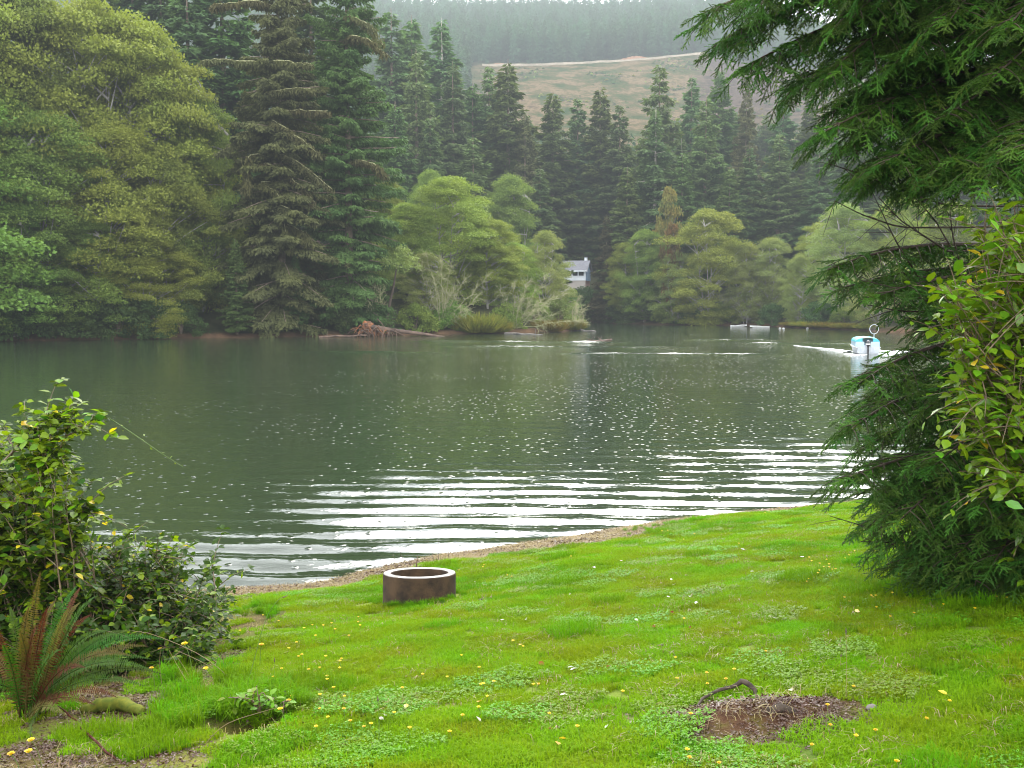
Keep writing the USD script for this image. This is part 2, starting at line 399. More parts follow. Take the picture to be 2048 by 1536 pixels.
M['hillside'] = usdkit.material(stage, '/World/Looks/hillside', {
    'g': ('geometry', {}), 'a': ('attribute', {'attribute': 'clearcut'}), 's': ('attribute', {'attribute': 'mud'}), 'br': ('attribute', {'attribute': 'brush'}),
    'n': ('noise_texture', {'scale': 0.040, 'detail': 6.0, 'roughness': 0.7}), 'n2': ('noise_texture', {'scale': 0.30, 'detail': 5.0, 'roughness': 0.7}),
    'ad': ('math', {'math_type': 'multiply_add', 'value2': 0.65}), 'ad2': ('math', {'math_type': 'multiply', 'value2': 0.35}),
    'cut': ('rgb_ramp', {'ramp': [(0.40, (0.012, 0.024, 0.007)), (0.46, (0.030, 0.034, 0.012)), (0.505, (0.046, 0.036, 0.018)), (0.55, (0.088, 0.064, 0.036)), (0.62, (0.032, 0.022, 0.013))]}),
    'brush': ('rgb_ramp', {'ramp': [(0.4, (0.016, 0.012, 0.010)), (0.6, (0.050, 0.036, 0.027))]}),
    'duff': ('rgb_ramp', {'ramp': [(0.35, (0.025, 0.03, 0.015)), (0.65, (0.06, 0.06, 0.03))]}),
    'mud': ('rgb_ramp', {'ramp': [(0.35, (0.028, 0.020, 0.014)), (0.65, (0.10, 0.06, 0.035))]}),
    'm1': ('mix', {}), 'm2': ('mix', {}), 'm3': ('mix', {}),
    'b': ('bump', {'strength': 1.0, 'distance': 0.4}),
    'p': ('principled_bsdf', {'roughness': 1.0, 'specular_ior_level': 0.0})},
    [('g.position', 'n.vector'), ('g.position', 'n2.vector'), ('n2.fac', 'ad2.value1'), ('n.fac', 'ad.value1'), ('ad2.value', 'ad.value3'),
     ('ad.value', 'cut.fac'), ('n2.fac', 'duff.fac'), ('n2.fac', 'mud.fac'), ('n2.fac', 'brush.fac'),
     ('cut.color', 'm3.color1'), ('brush.color', 'm3.color2'), ('br.fac', 'm3.fac'),
     ('duff.color', 'm1.color1'), ('m3.color', 'm1.color2'), ('a.fac', 'm1.fac'), ('m1.color', 'm2.color1'), ('mud.color', 'm2.color2'), ('s.fac', 'm2.fac'),
     ('m2.color', 'p.base_color'), ('n2.fac', 'b.height'), ('b.normal', 'p.normal')], surface='p.BSDF')
brush_m = smoothstep(0.165, 0.205, hv[:, 0] / np.maximum(hv[:, 1], 1) + 0.03 * (meshkit.fbm(hv / 25.0, 3, 41) - 0.5)) * smoothstep(480, 620, hv[:, 1])
struct('hillside', (hv, hf), M['hillside'], smooth=True, primvars={'clearcut': cm, 'mud': smoothstep(2.5, 1.0, hd), 'brush': brush_m})

# forest road along the top of the clearcut
M['road'] = plain_mat('road', (0.12, 0.10, 0.07), (0.18, 0.15, 0.11), 0.15, 0.9)
rx = np.linspace(-22, 150, 60)
ry = np.interp(1024 + FPX * rx / 755, [900, 1000, 1200, 1400, 1600, 1800], [747, 754, 767, 782, 792, 792]) - 5
rv, rf = [], []
for k in range(60):
    for w in (-3.0, 3.0):
        rv.append((rx[k], ry[k] + w, far_z(rx[k], ry[k]) + 0.5))
for k in range(59):
    rf.append((2 * k, 2 * k + 2, 2 * k + 3, 2 * k + 1))
rv = np.array(rv); rb = Bag().add((rv, rf)); low = rv.copy(); low[:, 2] -= 6
side = [(2 * k, 2 * k + 60 * 2, 2 * k + 2 + 60 * 2, 2 * k + 2) for k in range(59)]
struct('forest_road', (np.vstack([rv, low]), np.array(rf + side)), M['road'])
# cut bank of raw earth where the road was dug into the slope
M['raw_earth'] = plain_mat('raw_earth', (0.10, 0.045, 0.022), (0.13, 0.07, 0.04), 0.2, 0.95)
for (x0, x1, hh) in ((82, 104, 2.6), (-16, -4, 1.2)):
    xs_ = np.linspace(x0, x1, 14); yy = np.interp(xs_, rx, ry) + 3.0
    zz = far_z(xs_, yy) + 0.5
    prof = np.sin(np.linspace(0, np.pi, 14)) ** 0.7 * hh * (0.8 + 0.4 * np.random.default_rng(4).random(14))
    v = np.vstack([np.stack([xs_, yy, zz - 2], 1), np.stack([xs_, yy + prof * 0.9, zz + prof], 1)])
    struct('road_cutting', (v, [(k, k + 1, 15 + k, 14 + k) for k in range(13)]), M['raw_earth'])

# water: real waves near the shore, finer ripple as relief
rngw = np.random.default_rng(9)
def water_z(x, y):
    P = np.stack([x, y, 0 * x], -1)
    z = np.zeros_like(x)
    ph = 0.85 * (meshkit.fbm(P * [0.13, 0.10, 1], 3, 51) - 0.5) * 2 * math.pi * 1.0
    # boat wash running in to the near shore: long low swells
    lam = np.interp(y, [14, 22, 30], [1.10, 1.0, 1.35])
    phase = np.interp(y, np.linspace(12, 60, 97), np.cumsum(2 * math.pi / np.interp(np.linspace(12, 60, 97), [14, 22, 30, 45], [1.12, 0.98, 1.30, 2.0])) * 0.5)
    env = (smoothstep(28, 17.5, y) + 0.75 * np.exp(-((x - 8.5) / 4.0) ** 2 - ((y - 26.5) / 5.0) ** 2) + 0.10 * smoothstep(80, 30, y)) * np.clip(2.6 * (meshkit.fbm(P * [0.13, 0.24, 1], 2, 52) - 0.18), 0.15, 1.1)
    env = env * (1 - 0.85 * smoothstep(16.8, 18.6, y) * smoothstep(-2.2, -4.6, x + 0.5 * (y - 18)))
    z += np.interp(x, [-3.0, 2.0], [0.036, 0.022]) * env * np.sin(phase + ph + 0.05 * x)
    z += 0.0075 * env * np.sin(2 * math.pi * (0.42 * x + 0.80 * y) + 2.0 * ph)
    z += 0.0060 * env * np.sin(2 * math.pi * (-0.30 * x + 0.62 * y) - 1.3 * ph)
    z += 0.0030 * env * np.sin(1.83 * phase + 1.7 * ph + 0.35 * x + 2)
    # broad wake ridges in mid water
    for (x0, y0, x1, y1, w, a) in ((-14, 118, 16, 112, 0.9, 0.17), (-10, 103, 22, 99, 0.9, 0.13), (20, 122, 34, 120, 0.8, 0.14), (24, 112, 44, 108, 0.8, 0.13), (2, 88, 26, 86, 0.8, .09), (-22, 92, -4, 88, .8, .10)):
        t = (x - x0) / (x1 - x0)
        yc = y0 + (y1 - y0) * t
        z += a * np.exp(-((y - yc) / w) ** 2) * smoothstep(0, 0.25, t) * smoothstep(1, 0.75, t) * (0.4 + 1.2 * meshkit.noise(P * [0.35, 0.2, 1], 53)) * smoothstep(60, 80, y)
    z += 0.006 * (meshkit.fbm(P * [0.9, 2.4, 1], 3, 54) - 0.5) * smoothstep(80, 30, y)
    return z
wy = [-60.0, -20, 0, 6, 9, 11]
y_ = 12.0
while y_ < 300:
    wy.append(y_); y_ += 0.075 * max(1.0, (y_ / 26.0)) ** 1.05 if y_ < 130 else 3.0
wx = spaced((-450, -60, 26), (-60, -16, 2.0), (-16, 18, 0.14), (18, 48, 0.4), (48, 60, 1.2), (60, 450, 26))
WX, WY = np.meshgrid(wx, np.array(wy))
wv = np.stack([WX, WY, water_z(WX, WY)], -1).reshape(-1, 3)
n_, m_ = len(wx), len(wy)
I, J = np.meshgrid(np.arange(m_ - 1), np.arange(n_ - 1), indexing='ij')
wq = np.stack([I * n_ + J, I * n_ + J + 1, (I + 1) * n_ + J + 1, (I + 1) * n_ + J], -1).reshape(-1, 4)
keep = (near_d(wv[wq[:, 0], 0], wv[wq[:, 0], 1]) < 6) & (signed(wv[wq[:, 0], 0], wv[wq[:, 0], 1], FAR_SHORE) < 30)
M['water'] = usdkit.material(stage, '/World/Looks/water', {
    'g': ('geometry', {}),
    'm1': ('mapping', {'scale': (1.0, 2.6, 1.0)}), 'm2': ('mapping', {'scale': (0.35, 1.0, 1.0)}),
    'n1': ('noise_texture', {'scale': 1.6, 'detail': 3.0, 'roughness': 0.55}),
    'n2': ('noise_texture', {'scale': 0.9, 'detail': 3.0, 'roughness': 0.5}),
    'v': ('voronoi_texture', {'dimensions': '2D', 'scale': 2.0, 'feature': 'f1', 'randomness': 1.0}),
    'vm': ('map_range', {'from_min': 0.0, 'from_max': 0.15, 'to_min': 1.0, 'to_max': 0.0, 'range_type': 'smoothstep', 'clamp': True}),
    'vs': ('math', {'math_type': 'multiply'}), 'vc': ('separate_color', {}), 'vk': ('math', {'math_type': 'multiply', 'value2': 0.027}), 'vn': ('noise_texture', {'scale': 0.16, 'detail': 3.0}), 'vr': ('map_range', {'from_min': 0.38, 'from_max': 0.62, 'to_min': 0.15, 'to_max': 1.0, 'clamp': True}), 'vq': ('math', {'math_type': 'multiply'}),
    's1': ('math', {'math_type': 'multiply', 'value2': 0.012}),
    's2': ('math', {'math_type': 'multiply_add', 'value2': 0.020}),
    's3': ('math', {'math_type': 'add'}),
    'sx': ('separate_xyz', {}), 'ro': ('map_range', {'from_min': 24, 'from_max': 95, 'to_min': 0.035, 'to_max': 0.055, 'clamp': True}),
    'b': ('bump', {'strength': 1.0, 'distance': 1.0}),
    'p': ('principled_bsdf', {'base_color': (0.007, 0.011, 0.005), 'roughness': 0.04, 'ior': 1.333, 'specular_ior_level': 0.5})},
    [('g.position', 'sx.vector'), ('sx.y', 'ro.value'), ('ro.result', 'p.roughness'), ('g.position', 'm1.vector'), ('g.position', 'm2.vector'), ('m1.vector', 'n1.vector'), ('m2.vector', 'n2.vector'), ('g.position', 'v.vector'),
     ('v.distance', 'vm.value'), ('vm.result', 'vs.value1'), ('v.color', 'vc.color'), ('vc.r', 'vk.value1'), ('g.position', 'vn.vector'), ('vn.fac', 'vr.value'), ('vk.value', 'vq.value1'), ('vr.result', 'vq.value2'), ('vq.value', 'vs.value2'), ('n1.fac', 's1.value1'), ('n2.fac', 's2.value1'), ('s1.value', 's2.value3'),
     ('s2.value', 's3.value1'), ('vs.value', 's3.value2'), ('s3.value', 'b.height'), ('b.normal', 'p.normal')], surface='p.BSDF')
wu, wi = np.unique(wq[keep], return_inverse=True)
struct('water', (wv[wu], wi.reshape(-1, 4)), M['water'], smooth=True)

# damp autumn air
M['haze'] = usdkit.material(stage, '/World/Looks/haze', {'v': ('principled_volume', {'color': (0.86, 0.94, 1.0), 'density': 0.00012, 'anisotropy': 0.2})}, volume='v.volume')
struct('haze', box(-1000, 1000, -120, 1560, -3.2, 440), M['haze'], kind='stuff')
# ================================================================== TREES
def cls(name):
    return stage.CreateClassPrim('/World/' + name)

def alder_mesh(seed, H, R, cb, ncl, per, leaf, stems=1, rise=0.0, flat=0.34):
    """broadleaf tree: trunk and limbs, and a crown of leaf faces in sprays"""
    r = np.random.default_rng(seed)
    wood, C = Bag(), []
    for _ in range(ncl):
        t = r.random() ** 0.85
        prof = math.sqrt(max(0.0, 1 - t ** 2.4)) * min(1.0, 0.55 + t * 1.6)
        a = r.random() * 2 * math.pi
        lump = 0.80 + 0.36 * math.sin(a * 3 + seed) * math.sin(t * 7 + seed * 2)
        q = (0.55 + 0.5 * r.random() ** 0.6) if r.random() < 0.82 else r.random() * 0.6
        q *= 1.16 if r.random() < 0.15 else 1.0
        C.append((math.cos(a) * R * prof * q * lump, math.sin(a) * R * prof * q * lump, H * (cb + (0.97 - cb) * t)))
    C = np.array(C)
    for s in range(stems):
        b = np.array([r.normal() * 0.25 * (stems > 1), r.normal() * 0.25 * (stems > 1), -0.6])
        top = np.array([r.normal() * R * 0.07 * stems, r.normal() * R * 0.07 * stems, H * 0.82])
        mid = (b + top) / 2 + [r.normal() * H * .03, r.normal() * H * .03, 0]
        path = bez(b, mid, top, 12)
        wood.add(tube(path, np.linspace(H * 0.011, H * 0.002, 12) / math.sqrt(stems), 6))
        for k in r.choice(ncl, min(ncl, 80 // stems), replace=False):
            c = C[k] * [.88, .88, .97]
            zs = np.clip(c[2] - np.hypot(c[0], c[1]) * (0.5 + 0.5 * r.random()), H * 0.08, H * 0.85)
            p0 = path[np.argmin(abs(path[:, 2] - zs))]
            wood.add(tube(bez(p0, (p0 + c) / 2 + [0, 0, H * 0.015], c, 6), np.linspace(H * 0.0048, H * 0.0013, 6), 4, False))
    n = ncl * per
    k = np.repeat(np.arange(ncl), per)
    out = nrm(np.stack([C[k, 0], C[k, 1], 0.25 * R + 0 * C[k, 0]], 1) + 1e-3)
    u = nrm(r.normal(size=(n, 3))) * (r.random((n, 1)) ** 0.45)
    sz = (0.8 + 0.6 * r.random(ncl))[k][:, None] * H * 0.086
    off = u * sz * [1, 1, flat]
    rad = np.hypot(off[:, 0], off[:, 1])
    off[:, 2] -= 0.28 * rad * (rad / sz[:, 0])                         # sprays droop at their rims
    pos = C[k] + off
    t = nrm(out * 0.5 + r.normal(size=(n, 3)) * 0.8 + [0, 0, -0.35])
    nn = nrm(r.normal(size=(n, 3)) * 0.55 + out * 0.35 + [0, 0, 0.75])
    s = leaf * (0.6 + 0.8 * r.random(n))
    return wood.mesh(), cards(pos, t, nn, s, s * 0.72)

def conifer_mesh(seed, H, R, cb, nb, n, leaf, droop=0.35, gap=0.0, hang=0.7, pw=0.85):
    """spruce: straight trunk, drooping boughs, hanging sprays"""
    r = np.random.default_rng(seed)
    wood = Bag().add(tube([(0, 0, -1), (0, 0, H * .3), (0, 0, H * .7), (0, 0, H)], [H * .012, H * .009, H * .004, 0.02], 7))
    z = cb + (1 - cb) * np.linspace(0, 0.985, nb) + r.normal(size=nb) * 0.006
    z = np.clip(z, cb * 0.9, 0.99)
    az = np.arange(nb) * 2.39996 + r.normal(size=nb) * 0.5
    tt = (z - cb) / (1 - cb)
    L = R * ((1 - tt) ** pw * np.minimum(1, 0.62 + tt * 2.2) * (0.62 + 0.55 * r.random(nb)) + 0.02)
    if gap:
        L *= np.where(r.random(nb) < gap, 0.45, 1.0)
    rise = 0.25 * tt + 0.10 * r.random(nb)
    dr = droop * (0.7 + 0.6 * r.random(nb)) * (1.1 - 0.7 * tt)
    o = np.stack([np.cos(az), np.sin(az), 0 * az], 1); sd = np.stack([-np.sin(az), np.cos(az), 0 * az], 1)
    def pt(b, s):
        return o[b] * (L[b] * s)[:, None] + np.array([0, 0, 1.0]) * (z[b] * H + L[b] * (rise[b] * s - dr[b] * s ** 1.8 + 0.10 * s ** 4))[:, None]
    for b in range(0, nb, 2):
        if L[b] > R * 0.35:
            wood.add(tube(pt(np.full(5, b), np.linspace(0, 0.9, 5)), np.linspace(H * .0022, H * .0007, 5), 4, False))
    w = L ** 1.35; w /= w.sum()
    b = r.choice(nb, n, p=w)
    s = 0.12 + 0.9 * r.random(n) ** 0.8
    lat = (r.random(n) - 0.5) * 2
    wd = L[b] * 0.30 * np.sqrt(np.clip(1.06 - s, 0, 1)) + 0.12
    p = pt(b, s) + sd[b] * (lat * wd)[:, None]
    p[:, 2] -= np.abs(lat) * wd * 0.35 + r.random(n) ** 2 * leaf * 0.9
    t = nrm(o[b] * 0.55 + sd[b] * (lat * 0.8)[:, None] + np.stack([0 * s, 0 * s, -hang * (0.3 + r.random(n))], 1) + r.normal(size=(n, 3)) * 0.25)
    nn = nrm(r.normal(size=(n, 3)) * 0.5 + o[b] * 0.45 + [0, 0, 0.6])
    q = leaf * (0.55 + 0.8 * r.random(n))
    return wood.mesh(), cards(p, t, nn, q, q * 0.42)

PROTO = {}
def tree_class(key, wood, crown, wm, cmt, H):
    c = cls('tree_form_' + key)
    obj('trunk', wood, M[wm], c.GetPath(), smooth=True)
    obj('crown', crown, M[cmt], c.GetPath())
    PROTO[key] = (c.GetPath(), H)

for key, args, wm, cmt in (
    ('alder_a', (1, 24, 7.5, 0.10, 150, 480, 0.24), 'bark_grey', 'alder_bright'),
    ('alder_b', (2, 24, 8.5, 0.04, 150, 480, 0.24, 3), 'bark_grey', 'alder_mid'),
    ('alder_c', (3, 24, 10.0, 0.03, 150, 380, 0.25, 4), 'bark_grey', 'alder_sage'),
    ('alder_d', (5, 24, 9.5, 0.02, 150, 480, 0.24, 3), 'bark_grey', 'alder_bright'),
    ('maple', (6, 12, 4.0, 0.15, 70, 80, 0.42), 'bark_grey', 'maple_orange')):
    w, c = alder_mesh(args[0], *args[1:])
    tree_class(key, w, c, wm, cmt, args[1])
for key, args, cmt in (
    ('spruce_a', (11, 45, 7.0, 0.06, 150, 26000, 0.85), 'spruce_green'),
    ('spruce_b', (12, 45, 6.0, 0.16, 140, 24000, 0.80, 0.45, 0.15), 'spruce_blue'),
    ('spruce_c', (13, 45, 7.5, 0.03, 150, 26000, 0.80, 0.2, 0.1), 'spruce_light'),
    ('spruce_d', (14, 45, 5.5, 0.34, 120, 18000, 0.80, 0.4, 0.2), 'spruce_blue'),
    ('spruce_e', (15, 45, 8.0, 0.02, 150, 26000, 0.80, 0.5, 0.1), 'spruce_olive')):
    w, c = conifer_mesh(args[0], *args[1:])
    tree_class(key, w, c, 'bark_pale' if key == 'spruce_d' else 'bark_brown', cmt, args[1])
def shrub_mesh(seed, H, R, n, leaf):
    r = np.random.default_rng(seed)
    wood = Bag()
    for k in range(9):
        a = r.random() * 6.28; q = r.random() * R * 0.7
        wood.add(tube(bez((0, 0, -0.3), (math.cos(a) * q * .3, math.sin(a) * q * .3, H * .5), (math.cos(a) * q, math.sin(a) * q, H * (0.6 + .3 * r.random())), 6), np.linspace(0.05, 0.015, 6), 4, False))
    cl = 60; a = r.random(cl) * 6.28; t = r.random(cl) ** 0.8
    q = R * np.sqrt(np.clip(1 - t ** 2, 0, 1)) * r.random(cl) ** 0.35
    C = np.stack([np.cos(a) * q, np.sin(a) * q, t * H * 0.92], 1)
    k = r.integers(0, cl, n)
    p = C[k] + nrm(r.normal(size=(n, 3))) * r.random((n, 1)) ** .5 * H * 0.2 * [1, 1, .7]
    p[:, 2] = np.maximum(p[:, 2], 0.02)
    tt = nrm(r.normal(size=(n, 3)) + [0, 0, -0.3]); nn = nrm(r.normal(size=(n, 3)) * .6 + [0, 0, .8])
    s = leaf * (0.6 + .8 * r.random(n))
    return wood.mesh(), cards(p, tt, nn, s, s * .7)
for key, args, cmt in (('shrub_a', (21, 4.0, 3.2, 5000, 0.26), 'understory'), ('shrub_b', (22, 4.0, 3.6, 5000, 0.26), 'alder_mid'), ('shrub_c', (23, 4.0, 3.0, 5000, 0.24), 'alder_sage')):
    w, c = shrub_mesh(args[0], *args[1:])
    tree_class(key, w, c, 'bark_brown', cmt, args[1])
r = np.random.default_rng(31)
n = 1500; a = r.random(n) * 6.28; q = 0.9 * np.sqrt(r.random(n))
p = np.stack([np.cos(a) * q * 1.2, np.sin(a) * q, -0.1 + 0 * a], 1)
w = tube([(0, 0, -.3), (0, 0, .1)], 0.2, 5)
tree_class('sedge', w, cards(p, np.stack([np.cos(a) * q * .9, np.sin(a) * q * .9, 1 + 0 * a], 1) + r.normal(size=(n, 3)) * .2, nrm(r.normal(size=(n, 3)) * [1, 1, .2]), 0.75 + .6 * r.random(n), 0.07), 'bark_brown', 'sedge_gold', 1.2)

def plant(key, name, label, cat, loc, scale, rz, group=None):
    x = UsdGeom.Xform.Define(stage, '/World/' + numbered('/World', name))
    x.GetPrim().GetReferences().AddInternalReference(PROTO[key][0])
    x.GetPrim().SetInstanceable(True)
    x.AddTranslateOp().Set(Gf.Vec3d(*map(float, loc)))
    x.AddRotateZOp().Set(float(rz))
    x.AddScaleOp().Set(Gf.Vec3f(*map(float, scale)))
    tag(x, label, cat, group)
    return x

HTS = []
def tree_at(key, name, px, py, Y, wide, label, group=None, cat='tree', rz=None):
    """a tree whose top shows at pixel (px, py) and which stands on the far bank at depth Y"""
    top = at(px, py, Y)
    while far_z(top[0], Y) < 0.35 and Y < 300 and px > -100:      # step back from the water
        Y += 1.5
        top = at(px, py, Y)
    zb = float(far_z(top[0], Y))
    h = top[2] - zb
    s = h / PROTO[key][1]
    if key in ('spruce_a', 'spruce_b', 'spruce_d') and h > 20: wide *= 1.62
    if key == 'spruce_c' and h > 20: wide *= 1.35
    HTS.append((name, px, py, Y, round(h, 1), round(zb, 1)))
    rng = random.Random(px * 131 + py)
    return plant(key, name, label, cat, (top[0], Y, zb - 0.2), (s * wide, s * wide, s), rng.uniform(0, 360) if rz is None else rz, group)

# --- left bank: alders
G_A = 'alders massed along the left bank'
for key, px, py, Y, wide, label in (
    ('alder_a', -60, -90, 126, 0.75, 'tall alder cut by the left edge of the photo'),
    ('alder_b', 45, -40, 130, 0.80, 'tall pale green alder nearest the upper left corner, top out of frame'),
    ('alder_d', 165, -20, 133, 0.85, 'tall alder with bright top in the upper left, second from the corner'),
    ('alder_a', 255, 10, 136, 0.85, 'bright yellow-green alder at the crest of the left bank woods'),
    ('alder_d', 335, 95, 138, 0.80, 'bright alder whose crown slopes towards the dark spruces'),
    ('alder_b', 395, 185, 138, 0.75, 'alder leaning against the left side of the tall drooping spruce'),
    ('alder_b', -40, 170, 122, 1.05, 'mid green alder in front at the left edge, below the tall alders'),
    ('alder_b', 85, 215, 124, 1.0, 'dark green alder below the two corner alders'),
    ('alder_a', 215, 235, 127, 1.0, 'mid green alder in the middle of the left bank woods'),
    ('alder_b', 330, 305, 131, 0.95, 'lower alder with shaded leaves next to the drooping spruce'),
    ('alder_b', 20, 400, 119.5, 1.2, 'low dark alder over the water near the left edge'),
    ('alder_b', 175, 430, 122.5, 1.2, 'low dark alder over the water, second from the left edge'),
    ('alder_d', 290, 450, 126.5, 1.15, 'low olive alder overhanging the bank beside the spruce')):
    tree_at(key, 'alder_tree', px, py, Y, wide, label)
for px, py, Y in ((-260, -60, 112), (-420, -40, 105), (-600, 0, 98), (-170, 260, 115), (-340, 240, 104)):
    tree_at('alder_b', 'alder_tree', px, py, Y, 1.2, 'alder on the left bank beyond the left edge of the photo', 'alders outside the left edge')
# low growth at the foot of the left bank
for px, py, Y, key, wide, label in (
    (-20, 560, 117.5, 'shrub_a', 0.9, 'dark shrub at the water under the left edge alder'), (45, 585, 119, 'shrub_a', 0.95, 'dark shrub at the water, second from the left edge'),
    (110, 575, 120.5, 'shrub_a', 0.9, 'dark green shrub at the water, third from the left edge'), (170, 592, 122, 'shrub_a', 0.95, 'dark shrub at the water under the low alder'),
    (235, 580, 124, 'shrub_a', 0.9, 'dark leafy shrub at the waterline left of the drooping spruce'), (300, 590, 126, 'shrub_a', 0.9, 'dark leafy shrub just left of the drooping spruce foot'),
    (360, 600, 128, 'shrub_a', 0.9, 'dark leafy shrub against the foot of the drooping spruce'), (690, 610, 138, 'shrub_a', 0.9, 'dark shrub at the foot of the second spruce')):
    tree_at(key, 'bank_shrub', px, py, Y, wide, label, cat='shrub')
for px, py, Y, wide, label in ((100, 520, 119.5, 1.3, 'small dark young spruce low on the left bank near the left edge'), (260, 545, 124.5, 1.3, 'small dark young spruce low on the left bank mid way'),
                               (470, 470, 130.5, 1.35, 'low bushy spruce at the foot of the tall drooping spruce'), (590, 500, 133.5, 1.3, 'low bushy spruce between the feet of the two tall spruces')):
    tree_at('spruce_a', 'young_spruce', px, py, Y, wide, label)

# --- the two tall spruces of the left bank, built once each
def big_spruce(px, py, Y, seed, R, cmt, label, limbs, cb=0.02, droop=0.45, n=95000):
    top = at(px, py, Y); zb = float(far_z(top[0], Y)); H = top[2] - zb
    HTS.append(('big_spruce', px, py, Y, round(H, 1), round(zb, 1)))
    t = thing('tall_spruce', label, 'tree', (top[0], Y, zb))
    w, c = conifer_mesh(seed, H, R, cb, 270, n, 0.58, droop, 0.0, 0.95, 0.5)
    obj('trunk', w, M['bark_brown'], t, smooth=True)
    obj('crown', c, M[cmt], t)
    rr = np.random.default_rng(seed)
    for pts in limbs:                               # pale lichen-grown limbs that stand out of the crown
        dep = Y - R * 0.55 * (0.5 + 0.5 * rr.random())
        P = np.array([at(x, y, dep + 1.2 * k * -0.3) for k, (x, y) in enumerate(pts)]) - [top[0], Y, zb]
        start = np.array([0, 0, P[0, 2] + 0.4])
        P = np.vstack([start, P])
        tck = np.linspace(0, len(P) - 1, 14); Q = np.stack([np.interp(tck, np.arange(len(P)), P[:, k]) for k in range(3)], 1)
        Q[1:-1] += rr.normal(size=(12, 3)) * 0.08
        lb = obj('limb', tube(Q, np.linspace(0.085, 0.035, 14), 5), M['lichen'], t, smooth=True)
        m = 700; s = rr.random(m); i0 = np.minimum((s * 13).astype(int), 12); fr = (s * 13 - i0)[:, None]
        p = Q[i0] * (1 - fr) + Q[i0 + 1] * fr + rr.normal(size=(m, 3)) * [.30, .30, .08] - [0, 0, 0.10]
        obj('hanging_spray', cards(p, nrm(rr.normal(size=(m, 3)) * .4 + [0, 0, -1]), nrm(rr.normal(size=(m, 3)) + [0, -.6, .2]), 0.35 + 0.75 * rr.random(m), 0.20), M['spruce_olive'], lb)
    return t
big_spruce(552, -130, 136, 51, 8.8, 'spruce_olive', 'tall brown-green spruce with drooping lichen-pale limbs on the left bank',
           [((545, 240), (600, 275), (640, 310)), ((540, 295), (600, 325), (664, 378)), ((525, 325), (570, 340), (630, 405)), ((482, 262), (470, 285), (436, 306)),
            ((496, 310), (494, 345), (494, 385)), ((560, 410), (600, 425), (632, 444)), ((580, 450), (605, 460), (616, 486)), ((545, 120), (600, 124), (622, 128)), ((520, 125), (440, 118), (404, 122)),
            ((560, 222), (610, 220), (655, 222)), ((520, 365), (555, 385), (580, 500)), ((510, 0), (450, 6), (420, 12)), ((545, 180), (590, 176), (625, 178))])
big_spruce(690, -160, 142, 52, 9.2, 'spruce_green', 'tall dark green spruce on the right of the brown-green drooping spruce',
           [((700, 30), (735, 45), (765, 90)), ((705, 70), (740, 80), (772, 110)), ((715, 320), (745, 325), (768, 350))], droop=0.35)
for px, py, Y, key, wide, label in ((205, -70, 168, 'spruce_a', 1.1, 'dark spruce behind the left alders, leftmost of the ones showing over them'), (262, -80, 172, 'spruce_b', 1.1, 'dark spruce behind the bright crest alder'), (372, -60, 165, 'spruce_b', 1.1, 'bluish spruce in the gap between the alders and the drooping spruce'), (318, -90, 172, 'spruce_b', 1.1, 'bluish spruce behind the crest of the left alders'),
                                    (440, -120, 170, 'spruce_a', 1.1, 'dark spruce behind the drooping spruce on its left'), (620, -60, 175, 'spruce_b', 1.2, 'dark spruce seen between the two tall spruces')):
    tree_at(key, 'spruce_tree', px, py, Y, wide, label)

# --- wooded point in the middle
for key, px, py, Y, wide, label in (
    ('alder_d', 900, 345, 160, 1.15, 'tallest bright yellow-green alder on the wooded point'),
    ('alder_a', 815, 400, 158, 1.2, 'alder on the wooded point next to the dark spruce'),
    ('alder_b', 770, 350, 168, 0.9, 'shaded green alder rising behind the wooded point beside the dark spruce'),
    ('alder_a', 975, 430, 161, 1.35, 'broad bright alder on the wooded point left of the pale willow'),
    ('alder_c', 1092, 455, 169, 0.80, 'pale green alder at the tip of the wooded point beside the house'),
    ('alder_d', 1030, 480, 165, 1.1, 'low bright alder on the wooded point above the right bare shrub'),
    ('alder_c', 850, 500, 152, 1.35, 'low sage alder behind the lichen-pale bare tree on the point')):
    tree_at(key, 'alder_tree', px, py, Y, wide, label)
for px, py, Y, key, wide, label in ((745, 600, 141, 'shrub_a', 1.1, 'dark green shrub behind the driftwood root'), (830, 605, 145, 'shrub_b', 1.0, 'mid green shrub on the point behind the grey driftwood'),
                                    (905, 600, 149, 'shrub_b', 1.0, 'green shrub below the pale bare tree'), (1010, 605, 153, 'shrub_b', 0.9, 'green shrub on the point between the golden sedges'), (1070, 600, 162, 'shrub_c', 1.0, 'sage shrub behind the right bare shrub'),
                                    (1120, 590, 168, 'shrub_c', 1.0, 'sage shrub at the tip of the point')):
    tree_at(key, 'bank_shrub', px, py, Y, wide, label, cat='shrub')
for px, py, Y, wide, label in ((955, 618, 148.5, 1.1, 'largest golden sedge tussock on the point'), (985, 634, 149.5, 1.2, 'golden sedge tussock right of the largest one on the point'), (925, 644, 147.8, 1.4, 'low golden sedge left of the largest tussock'),
                               (1098, 634, 156.5, 1.2, 'golden sedge tussock under the right bare shrub'), (1140, 634, 163.5, 1.2, 'golden sedge tussock at the very tip of the point'), (880, 660, 145.6, 2.6, 'flat strip of golden sedge along the water by the driftwood')):
    tree_at('sedge', 'sedge_tussock', px, py, Y, wide, label, cat='grass tussock')

